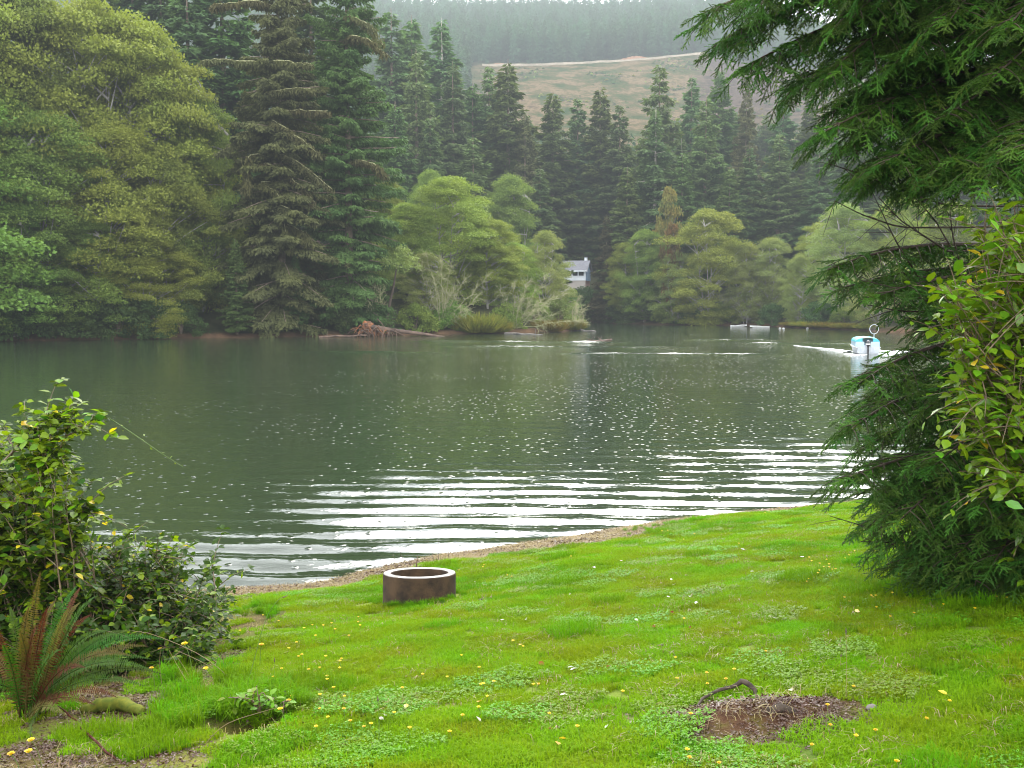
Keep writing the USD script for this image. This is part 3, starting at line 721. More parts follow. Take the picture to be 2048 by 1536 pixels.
def bare_tree(name, label, px, py, Y, seed, tips, r0, spread=1.0):
    """leafless lichen-grown tree: stem and forking limbs ending near the given pixels"""
    rr = np.random.default_rng(seed)
    b = at(px, py, Y); b[2] = float(far_z(b[0], Y)) - 0.2
    t = thing(name, label, 'tree', b)
    stem = None
    for (x, y) in tips:
        e = at(x, y, Y + rr.uniform(-2.5, 1.5)) - b
        mid = e * 0.45 + [rr.normal() * .3, rr.normal() * .3, abs(e[2]) * 0.18]
        P = bez((rr.normal() * .15, rr.normal() * .15, 0), mid, e, 10); P[1:] += rr.normal(size=(9, 3)) * 0.13
        bg = Bag().add(tube(P, np.linspace(r0 * .55, 0.018, 10), 5))
        for _ in range(34):
            i = rr.integers(3, 9); q = P[i]; L = rr.uniform(0.6, 1.8)
            d = nrm(nrm(e) * 0.8 + rr.normal(size=3) * 0.55 + [0, 0, -0.05])
            Q = bez(q, q + d * L * .5 + [0, 0, .15], q + d * L + [0, 0, -.25 * rr.random()], 6)
            bg.add(tube(Q, np.linspace(0.024, 0.011, 6), 4))
            for _ in range(2):
                j = rr.integers(2, 5); d2 = nrm(d + rr.normal(size=3) * .7)
                bg.add(tube(bez(Q[j], Q[j] + d2 * .3, Q[j] + d2 * rr.uniform(.4, .8) + [0, 0, -.1], 4), np.linspace(0.018, 0.010, 4), 4))
        obj('limb', bg.mesh(), M['lichen'], t, smooth=True)
bare_tree('bare_tree', 'leafless lichen-pale tree spreading left of the golden sedge on the point', 885, 650, 147.5, 61,
          [(850, 500), (880, 510), (905, 520), (935, 555), (985, 545), (960, 590), (830, 520), (865, 560), (910, 575), (940, 625), (930, 640), (895, 600)], 0.10)
bare_tree('bare_tree', 'leafless lichen-pale shrub fanning over the water at the right of the point', 1030, 664, 153, 62,
          [(1000, 580), (1030, 570), (1060, 560), (1095, 555), (1110, 590), (1140, 585), (1085, 600), (1045, 600), (1120, 625), (1160, 640)], 0.08)
bare_tree('bare_tree', 'pale twiggy shrub at the very tip of the wooded point', 1140, 660, 164, 63, [(1155, 600), (1165, 620), (1168, 638), (1172, 648), (1150, 612)], 0.05)
bare_tree('bare_tree', 'pale dead boughs reaching left beside the second tall spruce', 768, 640, 141, 64, [(712, 562), (718, 575), (740, 560), (760, 570), (735, 600)], 0.06)
# slim dark-stemmed leaning tree
t = thing('leaning_tree', 'slim dark stem leaning right among the leaves above the driftwood root', 'tree', at(772, 640, 140.5))
b = at(772, 640, 140.5)
obj('trunk', tube(np.array([at(772, 648, 140.5), at(780, 605, 140.5), at(787, 575, 140.5), at(794, 530, 140.5)]) - b, [0.26, 0.2, 0.15, 0.08], 7), M['bark_dark'], t, smooth=True)
w, c = shrub_mesh(66, 4.0, 3.0, 1800, 0.24)
obj('crown', (c[0] + (at(800, 545, 141) - b), c[1]), M['alder_sage'], t)

# --- back bank
for key, px, py, Y, wide, name, label in (
    ('spruce_e', 1214, 425, 205, 1.15, 'spruce_tree', 'squat olive spruce with drooping pale boughs right of the house'),
    ('alder_b', 1290, 455, 214, 0.9, 'alder_tree', 'green alder between the squat spruce and the round alder'),
    ('alder_d', 1420, 412, 204, 1.15, 'alder_tree', 'large round pale green alder by the white rowboats'),
    ('alder_c', 1355, 500, 206, 1.0, 'alder_tree', 'pale alder with many grey stems on the left of the large round alder'),
    ('alder_c', 1495, 480, 200, 0.8, 'alder_tree', 'alder on the right flank of the large round alder'),
    ('alder_c', 1545, 470, 206, 0.95, 'alder_tree', 'pale alder between the large round alder and the small grey-stemmed one'),
    ('alder_d', 1640, 440, 200, 0.95, 'alder_tree', 'pale yellow-green alder left of the broad sage alder'),
    ('alder_a', 1252, 480, 224, 0.85, 'alder_tree', 'pale green alder just right of the squat olive spruce'),
    ('alder_c', 1600, 505, 192, 0.75, 'alder_tree', 'small grey-stemmed alder right of the rowboats'),
    ('alder_c', 1690, 400, 186, 1.0, 'alder_tree', 'broad sage alder behind the blue-topped boat'),
    ('alder_d', 1800, 385, 180, 1.05, 'alder_tree', 'broad yellow-green alder half hidden by the near spruce boughs'),
    ('alder_c', 1760, 500, 165, 1.1, 'alder_tree', 'low sage tree hanging over the right bank beyond the boat'),
    ('alder_b', 1900, 400, 160, 1.1, 'alder_tree', 'alder on the right bank seen through the near spruce')):
    tree_at(key, name, px, py, Y, wide, label)
for px, py, Y, key, wide, label in (
    (1168, 572, 246, 'shrub_a', 0.8, 'dark shrub hiding the foundation of the house'), (1145, 580, 244, 'shrub_b', 0.8, 'green shrub below the house at its left'),
    (1195, 600, 238, 'shrub_a', 1.3, 'dark shrub on the back bank below the house'), (1240, 605, 222, 'shrub_a', 1.2, 'dark shrub on the back bank under the squat spruce'), (1290, 590, 212, 'shrub_a', 1.2, 'dark shrub at the water left of the round alder'),
    (1335, 595, 206, 'shrub_b', 1.1, 'green shrub at the water under the grey-stemmed alder'), (1385, 600, 203, 'shrub_a', 1.1, 'dark shrub at the water under the round alder'), (1440, 605, 199, 'shrub_b', 1.0, 'green shrub just left of the rowboats'),
    (1545, 605, 193, 'shrub_a', 1.0, 'dark shrub on the bank just right of the rowboats'), (1640, 600, 184, 'shrub_a', 1.1, 'dark blue-green shrub behind the reddish bank'), (1690, 610, 178, 'shrub_b', 1.0, 'green shrub on the reddish bank behind the boat'),
    (1750, 595, 170, 'shrub_c', 1.2, 'sage shrub on the right bank beyond the net hoop'), (1810, 600, 162, 'shrub_c', 1.1, 'sage shrub on the right bank, right of the boat'), (1870, 600, 156, 'shrub_b', 1.1, 'green shrub on the right bank by the near spruce'), (1940, 600, 150, 'shrub_b', 1.1, 'green shrub on the right bank behind the near spruce')):
    tree_at(key, 'bank_shrub', px, py, Y, wide, label, cat='shrub')
for px, py, Y, wide in ((1590, 640, 172.5, 2.6), (1625, 638, 166, 2.8), (1660, 640, 160, 2.8), (1700, 642, 157, 2.6), (1740, 645, 152.5, 2.6)):
    tree_at('sedge', 'sedge_tussock', px, py, Y, wide, 'reddish golden sedge along the bank behind the blue-topped boat', 'reddish sedges on the right bank', cat='grass tussock')

# --- conifers of the valley, one by one
for key, px, py, Y, wide, label in (
    ('spruce_b', 782, 14, 262, 1.0, 'misty spruce just right of the tall dark spruce, top at the frame edge'),
    ('spruce_a', 823, 28, 270, 1.0, 'misty pointed spruce second right of the tall dark spruce'),
    ('spruce_d', 883, 34, 285, 1.0, 'misty slim spruce, tallest of the group left of the clearcut'),
    ('spruce_c', 832, 95, 245, 1.0, 'lighter spruce in front of the misty group left of the clearcut'),
    ('spruce_b', 905, 120, 262, 0.9, 'slim spruce with bare pale lower trunk left of the clearcut'),
    ('spruce_a', 945, 160, 275, 0.9, 'short misty spruce under the left end of the forest road'),
    ('spruce_c', 978, 124, 280, 0.95, 'brownish spruce just left of the clearcut foot'),
    ('spruce_a', 1016, 116, 268, 1.0, 'dark pointed spruce standing against the clearcut, leftmost in it'),
    ('spruce_b', 860, 230, 235, 0.9, 'dark green spruce low in the group above the wooded point'),
    ('spruce_a', 790, 200, 230, 1.0, 'shaded spruce low beside the tall dark spruce'),
    ('spruce_c', 946, 268, 238, 1.3, 'broad green spruce above the middle of the wooded point'),
    ('spruce_e', 1050, 220, 262, 1.0, 'brown-green spruce below the dark pointed one at the clearcut'),
    ('spruce_a', 1106, 178, 285, 1.0, 'dark blunt spruce below the middle of the clearcut'),
    ('spruce_b', 1156, 190, 290, 0.9, 'slim spruce just right of the blunt one below the clearcut'),
    ('spruce_a', 1201, 168, 288, 0.9, 'slim pointed spruce below the clearcut, left of the tallest'),
    ('spruce_b', 1240, 203, 280, 0.9, 'short dark spruce left of the tallest bright spruce'),
    ('spruce_c', 1320, 122, 262, 0.95, 'tallest bright green spruce standing out against the clearcut'),
    ('spruce_d', 1312, 215, 240, 0.9, 'spruce with a long bare pale trunk in the middle of the valley woods'),
    ('spruce_b', 1384, 148, 285, 0.9, 'misty spruce just right of the tallest bright spruce'),
    ('spruce_a', 1440, 130, 290, 0.85, 'dark narrow pointed spruce right of centre under the clearcut'),
    ('spruce_c', 1413, 190, 246, 1.0, 'light green spruce above the large round alder'),
    ('spruce_e', 1494, 168, 275, 1.0, 'brownish spruce right of the dark narrow one'),
    ('spruce_b', 1568, 165, 285, 0.9, 'misty spruce below the tips of the near spruce boughs'),
    ('spruce_a', 1620, 195, 280, 0.95, 'misty dark spruce beside the near spruce boughs'),
    ('spruce_c', 1560, 262, 238, 1.25, 'broad dark green spruce above the small grey-stemmed alder'),
    ('spruce_b', 1640, 290, 232, 1.1, 'dark green spruce above the broad sage alder'),
    ('spruce_a', 1700, 250, 245, 1.1, 'dark spruce left of the hanging near boughs'),
    ('spruce_b', 1770, 230, 250, 1.1, 'dark spruce seen through the near spruce boughs'),
    ('spruce_a', 1850, 220, 250, 1.1, 'dark spruce hidden behind the near spruce boughs'),
    ('spruce_b', 1930, 240, 240, 1.1, 'dark spruce behind the near spruce close to the right edge'),
    ('spruce_c', 1184, 292, 286, 0.9, 'light green bushy spruce above the squat olive spruce'),
    ('spruce_a', 1140, 300, 292, 1.0, 'dark spruce behind the house roof'),
    ('spruce_a', 1255, 330, 236, 1.0, 'dark spruce left of the long bare trunk'),
    ('spruce_b', 1080, 330, 240, 1.0, 'dark spruce above the tip of the wooded point'),
    ('spruce_a', 1460, 330, 232, 1.0, 'dark spruce just right of the round alder crown'),
    ('spruce_b', 1500, 290, 240, 0.9, 'dark bluish spruce right of the light green one'),
    ('spruce_a', 1365, 300, 236, 0.9, 'dark spruce behind the orange maple')):
    tree_at(key, 'spruce_tree', px, py, Y, wide, label)
for key, px, py, Y, wide, name, label in (
    ('alder_b', 1020, 345, 232, 0.8, 'alder_tree', 'bluish green alder between the wooded point and the dark spruces'),
    ('alder_b', 860, 335, 215, 0.7, 'alder_tree', 'dark rounded tree at the foot of the misty spruce group'),
    ('alder_b', 1290, 470, 222, 0.7, 'alder_tree', 'green bush-like alder under the long bare trunk'),
    ('maple', 1338, 368, 224, 0.33, 'maple_tree', 'orange-leaved maple under the long bare trunk'),
    ('maple', 1345, 440, 214, 0.35, 'maple_tree', 'smaller orange-leaved maple left of the round alder crown')):
    tree_at(key, name, px, py, Y, wide, label)
# the same kind of spruces filling the slope between them
rr = np.random.default_rng(77)
cnt = 0
for _ in range(4000):
    if cnt >= 170: break
    Y = rr.uniform(225, 400); px = rr.uniform(560, 2150); x = (px - 1024) / FPX * Y
    if signed(x, Y, FAR_SHORE) < 22 or (abs(px - 1160) < 75 and Y < 282) or (abs(px - 1312) < 40 and Y < 252): continue
    zb = float(far_z(x, Y)); h = rr.uniform(14, 36)
    top_py = project([x, Y, zb + h])[1]
    lim = np.interp(px, [560, 780, 900, 960, 1030, 1080, 1120, 1200, 1250, 1300, 1400, 1500, 1640, 2150], [0, 40, 70, 170, 180, 260, 215, 215, 230, 190, 190, 200, 215, 230])
    if top_py < lim: continue
    k = ('spruce_a', 'spruce_b', 'spruce_c', 'spruce_d')[rr.integers(0, 4)]
    s = h / 45.0
    plant(k, 'slope_spruce', 'misty spruce standing in the unbroken wood behind the front row of valley spruces', 'tree', (x, Y, zb - .2), (s * 1.75, s * 1.75, s), rr.uniform(0, 360), 'spruces filling the valley wood')
    cnt += 1

# far-off forest on the hill: one mass
UsdGeom.Xform.Define(stage, '/World/hill_forest')
stage.RemovePrim('/World/hill_forest')
FAR = []
rr = np.random.default_rng(81)
pos, idx, sc, ang = [], [], [], []
N = 18000
Yc = rr.uniform(380, 1250, N); uc = rr.uniform(-0.62, 0.62, N); xc = uc * Yc
cmk = clearcut_mask(xc, Yc)
road_y = np.interp(xc, rx, ry)
okm = (cmk < 0.15) & ~((np.abs(Yc - road_y) < 7) & (xc > -24) & (xc < 152)) & (rr.random(N) < np.interp(Yc, [380, 760, 1250], [0.5, 1.0, 0.6]))
zc = far_z(xc, Yc)
hs = rr.uniform(20, 31, N)
pxc, pyc, _ = project(np.stack([xc, Yc, zc + hs], 1))
hide_cut = (Yc < 600) & (pyc < np.interp(pxc, [700, 930, 960, 1060, 1100, 1240, 1330, 1640, 1700, 2100], [0, 60, 180, 260, 240, 260, 230, 230, 200, 160]))
okm &= ~hide_cut
hf_ = UsdGeom.PointInstancer.Define(stage, '/World/hill_forest')
for k in range(4):
    w, c = conifer_mesh(90 + k, 28, 4.3 + 0.5 * (k % 2), 0.05 + 0.12 * (k == 3), 60, 620, 1.9, 0.3, 0.1, 0.6)
    b = Bag().add(w).add(c)
    FAR.append(obj('conifer', b.mesh(), M['spruce_far'], '/World/hill_forest').GetPath())
sel = np.nonzero(okm)[0]
s_ = hs[sel] / 28.0
instancer('/World/hill_forest', FAR, np.stack([xc[sel], Yc[sel], zc[sel] - .3], 1), rr.integers(0, 4, len(sel)), np.stack([s_ * 0.95, s_ * 0.95, s_], 1), quat_z(rr.uniform(0, 6.28, len(sel))))
tag(hf_, kind='stuff', label='misty conifer forest covering the far hill above and beside the clearcut', category='forest')
M['drift_far'] = plain_mat('drift_far', (0.05, 0.034, 0.02), (0.10, 0.07, 0.04), 0.5, 0.9)
# regrowth and slash on the clearcut
N = 18000
Yc = rr.uniform(400, 775, N); xc = rr.uniform(-0.05, 0.42, N) * Yc
cmk = clearcut_mask(xc, Yc); P = np.stack([xc / 40, Yc / 40, 0 * xc], -1)
sel = np.nonzero((cmk > 0.5) & (rr.random(N) < 0.14 + 3.6 * (meshkit.fbm(P, 3, 44) - 0.48)) & ~((np.abs(Yc - np.interp(xc, rx, ry)) < 7)))[0]
cr = UsdGeom.PointInstancer.Define(stage, '/World/clearcut_regrowth')
PR = []
for k, mt in ((0, 'understory'), (1, 'alder_sage'), (2, 'sedge_gold')):
    w, c = shrub_mesh(95 + k, 1.6, 1.7, 160, 0.8)
    PR.append(obj('bush', c, M[mt], '/World/clearcut_regrowth').GetPath())
b = Bag()
for k in range(7):
    a = rr.random() * 6.28; q = rr.normal(size=3) * [1.5, 1.5, .2]
    b.add(tube([q, q + [math.cos(a) * 2.6, math.sin(a) * 2.6, .5 * rr.random()]], [0.22, 0.12], 5))
PR.append(obj('slash_pile', b.mesh(), M['drift_far'], '/World/clearcut_regrowth').GetPath())
instancer('/World/clearcut_regrowth', PR, np.stack([xc[sel], Yc[sel], far_z(xc[sel], Yc[sel]) - .1], 1), rr.choice(4, len(sel), p=[.52, .08, .08, .32]), rr.uniform(.2, .6, len(sel)) * rr.uniform(.6, 1.6, len(sel)), quat_z(rr.uniform(0, 6.28, len(sel))))
tag(cr, kind='stuff', label='low regrowth and felled slash scattered over the tan clearcut', category='brush')
# ================================================================== THINGS ON THE FAR WATER AND BANK
M['house_white'] = plain_mat('house_white', (0.66, 0.70, 0.74), (0.74, 0.77, 0.80), 1.0, 0.6)
M['house_blue'] = plain_mat('house_blue', (0.24, 0.36, 0.52), (0.28, 0.40, 0.56), 1.0, 0.6)
M['roof_grey'] = plain_mat('roof_grey', (0.15, 0.15, 0.17), (0.21, 0.21, 0.23), 2.0, 0.85)
M['brick_pink'] = usdkit.material(stage, '/World/Looks/brick_pink', {
    'tc': ('texture_coordinate', {}), 'b': ('brick_texture', {'scale': 4.0, 'color1': (0.36, 0.21, 0.17), 'color2': (0.30, 0.17, 0.14), 'mortar': (0.42, 0.38, 0.34), 'mortar_size': 0.012}),
    'p': ('principled_bsdf', {'roughness': 0.85})}, [('tc.object', 'b.vector'), ('b.color', 'p.base_color')], surface='p.BSDF')
M['pane'] = usdkit.material(stage, '/World/Looks/pane', {'p': ('principled_bsdf', {'base_color': (0.02, 0.022, 0.025), 'roughness': 0.05, 'specular_ior_level': 0.6})}, surface='p.BSDF')
hY = 262.0
hc = at(1160, 545, hY)
hz = at(1160, 574, hY)[2]
house = thing('house', 'white lakeside house with grey roof and blue gable half hidden by the point trees', 'house', (hc[0] - 3.0, hY, hz), -14)
# local: front faces -y; x from -6 to 5.2
obj('wall', Bag().add(box(-6, 5.2, -3.6, 3.6, 1.6, 4.35)).mesh(), M['house_white'], house)
obj('foundation', box(-5.9, 5.1, -3.5, 3.5, -8.0, 1.597), M['brick_pink'], house)
g = Bag().add((np.array([(5.203, -3.6, 4.35), (5.203, 3.6, 4.35), (5.203, 0, 6.7), (5.10, -3.6, 4.35), (5.10, 3.6, 4.35), (5.10, 0, 6.7)]), np.array([(0, 1, 2), (4, 3, 5), (0, 2, 5), (0, 5, 3), (1, 4, 5), (1, 5, 2), (0, 3, 4), (0, 4, 1)])))
g.add(box(5.204, 5.26, -3.6, 3.6, 1.6, 4.349))
obj('gable', g.mesh(), M['house_blue'], house, label='blue gable end wall')
for sg, nm in ((-1, 'front'), (1, 'back')):
    v = np.array([(x, sg * yy, z) for x in (-6.4, 5.75) for yy, z in ((0, 6.78), (4.2, 4.03), (4.2, 4.18), (0, 6.93))])
    q = np.array([(0, 1, 5, 4), (3, 7, 6, 2), (1, 2, 6, 5), (0, 3, 2, 1), (4, 5, 6, 7), (0, 4, 7, 3)])
    obj('roof', (v, q), M['roof_grey'], house)
obj('fascia', box(-6.4, 5.75, -4.33, -4.205, 3.90, 4.17), M['house_white'], house)
ch = obj('chimney', box(4.2, 4.9, 0.1, 0.8, 6.0, 7.75), M['house_white'], house)
obj('chimney_cap', box(4.1, 5.0, 0.0, 0.9, 7.752, 7.87), M['roof_grey'], ch)
for k in range(6):
    x0 = -4.8 + 1.62 * k
    w = obj('window', Bag().add(box(x0, x0 + 1.45, -3.68, -3.602, 2.75, 2.83)).add(box(x0, x0 + 1.45, -3.68, -3.602, 3.87, 3.95)).add(box(x0, x0 + .07, -3.679, -3.602, 2.831, 3.869)).add(box(x0 + 1.38, x0 + 1.45, -3.679, -3.602, 2.831, 3.869)).mesh(), M['house_white'], house)
    obj('pane', box(x0 + .072, x0 + 1.378, -3.64, -3.603, 2.832, 3.868), M['pane'], w)

# blue-topped runabout
M['hull_grey'] = plain_mat('hull_grey', (0.26, 0.28, 0.31), (0.34, 0.36, 0.38), 3.0, 0.35)
M['teal_canvas'] = plain_mat('teal_canvas', (0.035, 0.24, 0.28), (0.05, 0.30, 0.34), 4.0, 0.7)
M['clear_vinyl'] = usdkit.material(stage, '/World/Looks/clear_vinyl', {'t': ('transparent_bsdf', {'color': (0.8, 0.86, 0.9)}), 'g': ('principled_bsdf', {'base_color': (0.28, 0.36, 0.42), 'roughness': 0.2}), 'x': ('mix_closure', {'fac': 0.62})},
                                  [('t.BSDF', 'x.closure1'), ('g.BSDF', 'x.closure2')], surface='x.closure')
M['black_plastic'] = plain_mat('black_plastic', (0.02, 0.02, 0.022), None, rough=0.4)
M['white_paint'] = plain_mat('white_paint', (0.40, 0.40, 0.39), (0.47, 0.47, 0.46), 4.0, 0.4)
M['alloy'] = plain_mat('alloy', (0.42, 0.44, 0.45), None, rough=0.4)
bp = on_water(1727, 705.5)
boat = thing('motor_boat', 'small grey motor boat with teal canvas top crossing the water on the right', 'boat', (bp[0], bp[1], 0.0), 80, scale=(.9, .9, .95))
def hull(L, B, H, fore=2.0, wall=0.06, sheer=0.25, n=15):
    xs = np.linspace(-L / 2, L / 2, n); P = []
    for x in xs:
        t = (x + L / 2) / L
        w = B / 2 * (0.90 + 0.10 * math.sin(min(t, .6) / .6 * math.pi / 2)) * (1 - max(0, (t - .45) / .55) ** fore * 0.985)
        z = H + sheer * t ** 2
        k = -0.28 + 0.30 * max(0, (t - .6) / .4) ** 2
        P.append([(x, -w, z), (x, -w * .86, 0.02), (x, 0, k), (x, w * .86, 0.02), (x, w, z), (x, w - min(wall, w * .5), z), (x, w * .80, 0.12), (x, -w * .80, 0.12), (x, -w + min(wall, w * .5), z)])
    P = np.array(P); m = 9
    P[:, 1:4, 0] -= 0.45 * np.linspace(0, 1, n)[:, None] ** 4                    # raked bow
    v = P.reshape(-1, 3)
    q = [(i * m + j, (i + 1) * m + j, (i + 1) * m + (j + 1) % m, i * m + (j + 1) % m) for i in range(n - 1) for j in range(m)]
    f = [(a, b, c) for a, b, c, d in q] + [(a, c, d) for a, b, c, d in q]
    for e in (0, (n - 1) * m):
        f += [(e + a, e + b, e + c) for a, b, c in ((0, 1, 8), (1, 7, 8), (1, 2, 7), (2, 3, 7), (3, 6, 7), (3, 4, 6), (4, 5, 6))]
    return v, np.array(f)
obj('hull', hull(5.6, 2.35, 0.62), M['hull_grey'], boat)
obj('rub_rail', Bag().add(tube([(-2.8, -1.08, .60), (0, -1.2, .66), (1.4, -1.0, .75)], .045, 6)).add(tube([(-2.8, 1.08, .60), (0, 1.2, .66), (1.4, 1.0, .75)], .045, 6)).mesh(), M['white_paint'], boat)
obj('transom', box(-2.83, -2.74, -1.04, 1.04, 0.1, 0.70), M['hull_grey'], boat)
# canvas top: arched roof and side flaps, open in the middle of the back
a_ = np.linspace(0, math.pi, 15)
prof = np.stack([-np.cos(a_) * 1.14, 1.08 + 0.50 * np.sin(a_) ** 0.6], 1)
v = np.array([(x, y, z - (0.10 if x < -1.5 else 0)) for x in (-2.1, -0.9, 0.5) for y, z in prof])
v2 = v - [0, 0, 0.03]
q = [(i * 15 + j, (i + 1) * 15 + j, (i + 1) * 15 + j + 1, i * 15 + j + 1) for i in range(2) for j in range(14)]
cn = obj('canvas_top', (np.vstack([v, v2]), np.array(q + [tuple(30 + 15 + b for b in c[::-1]) for c in q])), M['teal_canvas'], boat)
for sg in (-1, 1):
    pr = [(y, z - .1) for y, z in prof if sg * y > 0.30]
    pr.sort(key=lambda p: sg * p[0])
    vv = [(-2.12, y, z) for y, z in pr] + [(-2.12, y, 1.12) for y, z in pr]
    k = len(pr)
    obj('back_flap', (np.array(vv + [(x + .02, y, z) for x, y, z in vv]), np.array([(i, i + 1, k + i + 1, k + i) for i in range(k - 1)] + [(2 * k + i, 3 * k + i, 3 * k + i + 1, 2 * k + i + 1) for i in range(k - 1)])), M['teal_canvas'], boat)
    obj('vinyl_window', box(-2.115, -2.105, min(sg * .32, sg * 1.12), max(sg * .32, sg * 1.12), 0.66, 1.118), M['clear_vinyl'], boat)
    obj('side_curtain', box(-2.1, 0.5, sg * 1.13 - .01, sg * 1.13 + .01, 0.66, 1.11), M['clear_vinyl'], boat)
    obj('canopy_pole', tube([(-2.08, sg * 1.10, .62), (-2.08, sg * 1.10, 1.12)], .02, 6), M['alloy'], boat)
    obj('canopy_pole', tube([(0.5, sg * 1.10, .66), (0.5, sg * 1.10, 1.12)], .02, 6), M['alloy'], boat)
obj('windscreen', box(0.52, 0.55, -1.05, 1.05, 0.7, 1.3), M['clear_vinyl'], boat)
mo = obj('outboard_motor', Bag().add(trimesh.creation.icosphere(2, 0.27).apply_transform(np.diag([1.0, .78, 1.15, 1])).apply_translation((-3.02, 0.1, 0.98))).add(box(-3.10, -2.92, 0.02, 0.18, -0.5, 0.8)).mesh(), M['black_plastic'], boat, smooth=40)
obj('cowling_band', revolve([(0.262, -0.05), (0.285, -0.05), (0.285, 0.06), (0.262, 0.06)], 18)[0] * [1.0, .80, 1.0] + [-3.02, 0.1, 0.93] if False else (revolve([(0.262, -0.05), (0.285, -0.05), (0.285, 0.06), (0.262, 0.06)], 18)[0] * [1.0, .80, 1.0] + [-3.02, 0.1, 0.93], revolve([(0.262, -0.05), (0.285, -0.05), (0.285, 0.06), (0.262, 0.06)], 18)[1]), M['white_paint'], mo)
obj('seat', box(-1.2, -0.75, -0.85, -0.35, .15, .75), M['white_paint'], boat)
obj('seat', box(-1.2, -0.75, 0.35, 0.85, .15, .75), M['white_paint'], boat)
nb = at(1747, 690, bp[1] - 0.3)
net = thing('landing_net', 'hooped fishing landing net standing upright at the right side of the teal-topped boat', 'net', (nb[0], nb[1], nb[2] - 0.25))
n_top = at(1747, 668, nb[1])[2] - (nb[2] - 0.25)
obj('handle', tube([(0, 0, 0), (0.02, 0, n_top)], .022, 6), M['alloy'], net)
a_ = np.linspace(0, 2 * math.pi, 25)
obj('hoop', tube(np.stack([0.02 + 0.40 * np.sin(a_), 0.05 * np.sin(a_ * 2), n_top + 0.42 - 0.42 * np.cos(a_)], 1), .022, 6), M['alloy'], net)
b = Bag()
for k in range(1, 12):
    x = -0.40 + .8 * k / 12; h = 0.42 * math.sqrt(max(0, 1 - (x / .40) ** 2))
    b.add(tube(bez((0.02 + x, 0, n_top + .42 + h), (0.02 + x * .6, .35, n_top + .2), (0.02 + x, 0, n_top + .42 - h), 7), .0035, 3, False))
    b.add(tube(bez((0.02 - h * .95, 0, n_top + .42 + x), (.02, .4, n_top + .42 + x * .4), (.02 + h * .95, 0, n_top + .42 + x), 7), .0035, 3, False))
obj('netting', b.mesh(), M['black_plastic'], net)

# foam of the wake
M['foam'] = plain_mat('foam', (0.70, 0.72, 0.74), (0.50, 0.53, 0.55), 3.0, 0.6)
def foam(path_px, widths, hts, seed):
    rr = np.random.default_rng(seed)
    P = np.array([on_water(x, y)[:2] for x, y in path_px]); n = 90; m = 9
    t = np.linspace(0, len(P) - 1, n); C = np.stack([np.interp(t, np.arange(len(P)), P[:, k]) for k in (0, 1)], 1)
    W = np.interp(t, np.arange(len(P)), widths); Hh = np.interp(t, np.arange(len(P)), hts)
    T = nrm(np.gradient(C, axis=0)); N = np.stack([-T[:, 1], T[:, 0]], 1)
    s = np.linspace(-1, 1, m)
    nz = meshkit.fbm(np.stack([C[:, None, 0] * 1.3 + 0 * s, C[:, None, 1] * .5 + s * 2, 0 * s + seed + 0 * C[:, None, 0]], -1), 4, seed)
    wob = W[:, None] * s * (0.5 + nz)
    XY = C[:, None] + N[:, None] * wob[..., None]
    Z = Hh[:, None] * (1 - s ** 2) * (0.2 + 1.6 * nz) - 0.02 - 0.05 * (abs(s) > .9) - 0.10 * (nz < 0.36)
    v = np.concatenate([XY, Z[..., None]], -1).reshape(-1, 3)
    i, j = np.meshgrid(np.arange(n - 1), np.arange(m - 1), indexing='ij')
    return v, np.stack([i * m + j, (i + 1) * m + j, (i + 1) * m + j + 1, i * m + j + 1], -1).reshape(-1, 4)
wk = Bag().add(foam([(1588, 691), (1640, 696), (1700, 704)], [0.12, 0.28, 0.7], [.03, .06, .12], 3)).add(foam([(1752, 705), (1800, 705.5), (1860, 707), (1960, 708)], [1.6, 2.2, 1.6, .8], [.20, .17, .12, .06], 4))
wk.add(foam([(1692, 708), (1712, 709.5), (1730, 709)], [.3, .6, .3], [.06, .1, .06], 5)).add(foam([(1790, 702.5), (1840, 703.5), (1930, 704.5)], [.4, .6, .4], [.05, .07, .04], 6))
tag(obj('wake', wk.mesh(), M['foam']), 'white foam wake spreading to both sides of the teal-topped boat', 'wake')

# two white rowing boats drawn up by the round alder
for px, py, L, rz, label in ((1478, 653.5, 3.2, 4, 'left one of two small white rowing boats moored at the far bank'), (1519, 655.5, 3.6, -5, 'right, larger one of two small white rowing boats moored at the far bank')):
    p = on_water(px, py)
    rb_ = thing('rowing_boat', label, 'rowing boat', (p[0], p[1], 0.05), rz + 180 * (px > 1500))
    obj('hull', hull(L, 1.3, 0.25, wall=0.04, sheer=.16), M['white_paint'], rb_)
    for x in (-L * .22, L * .14):
        obj('thwart', box(x - .12, x + .12, -.55, .55, .24, .28), M['bark_brown'], rb_)
# dark leaning pole by the rowing boats
p = on_water(1470, 651); q = at(1508, 640, p[1])
po = obj('leaning_log', tube(np.array([p, (p + q) / 2, q + [0, 0, .1]]), [.14, .12, .08], 6), M['bark_dark']); tag(po, 'dark log leaning up the bank above the two rowing boats', 'log')

# driftwood on the point
M['root_orange'] = plain_mat('root_orange', (0.040, 0.022, 0.014), (0.20, 0.075, 0.024), 1.0, 0.85, bump=0.03, bscale=6)
M['drift_brown'] = plain_mat('drift_brown', (0.035, 0.022, 0.016), (0.10, 0.062, 0.042), 1.5, 0.85, bump=0.03, bscale=6)
M['drift_grey'] = plain_mat('drift_grey', (0.060, 0.052, 0.048), (0.14, 0.125, 0.11), 1.5, 0.85, bump=0.03, bscale=6)
b0 = at(735, 672, 136.0); b0[2] = 0.0
W = lambda x, y: at(x, y, 136.0)
rr = np.random.default_rng(5)
dw = thing('driftwood_root', 'large uprooted stump with orange root plate lying at the waterline under the point', 'driftwood', b0)
Q = np.array([W(735, 652), W(780, 660), W(840, 667), W(890, 674)]) - b0
obj('trunk', tube(Q, [.36, .30, .22, .10], 9), M['drift_brown'], dw, smooth=True)
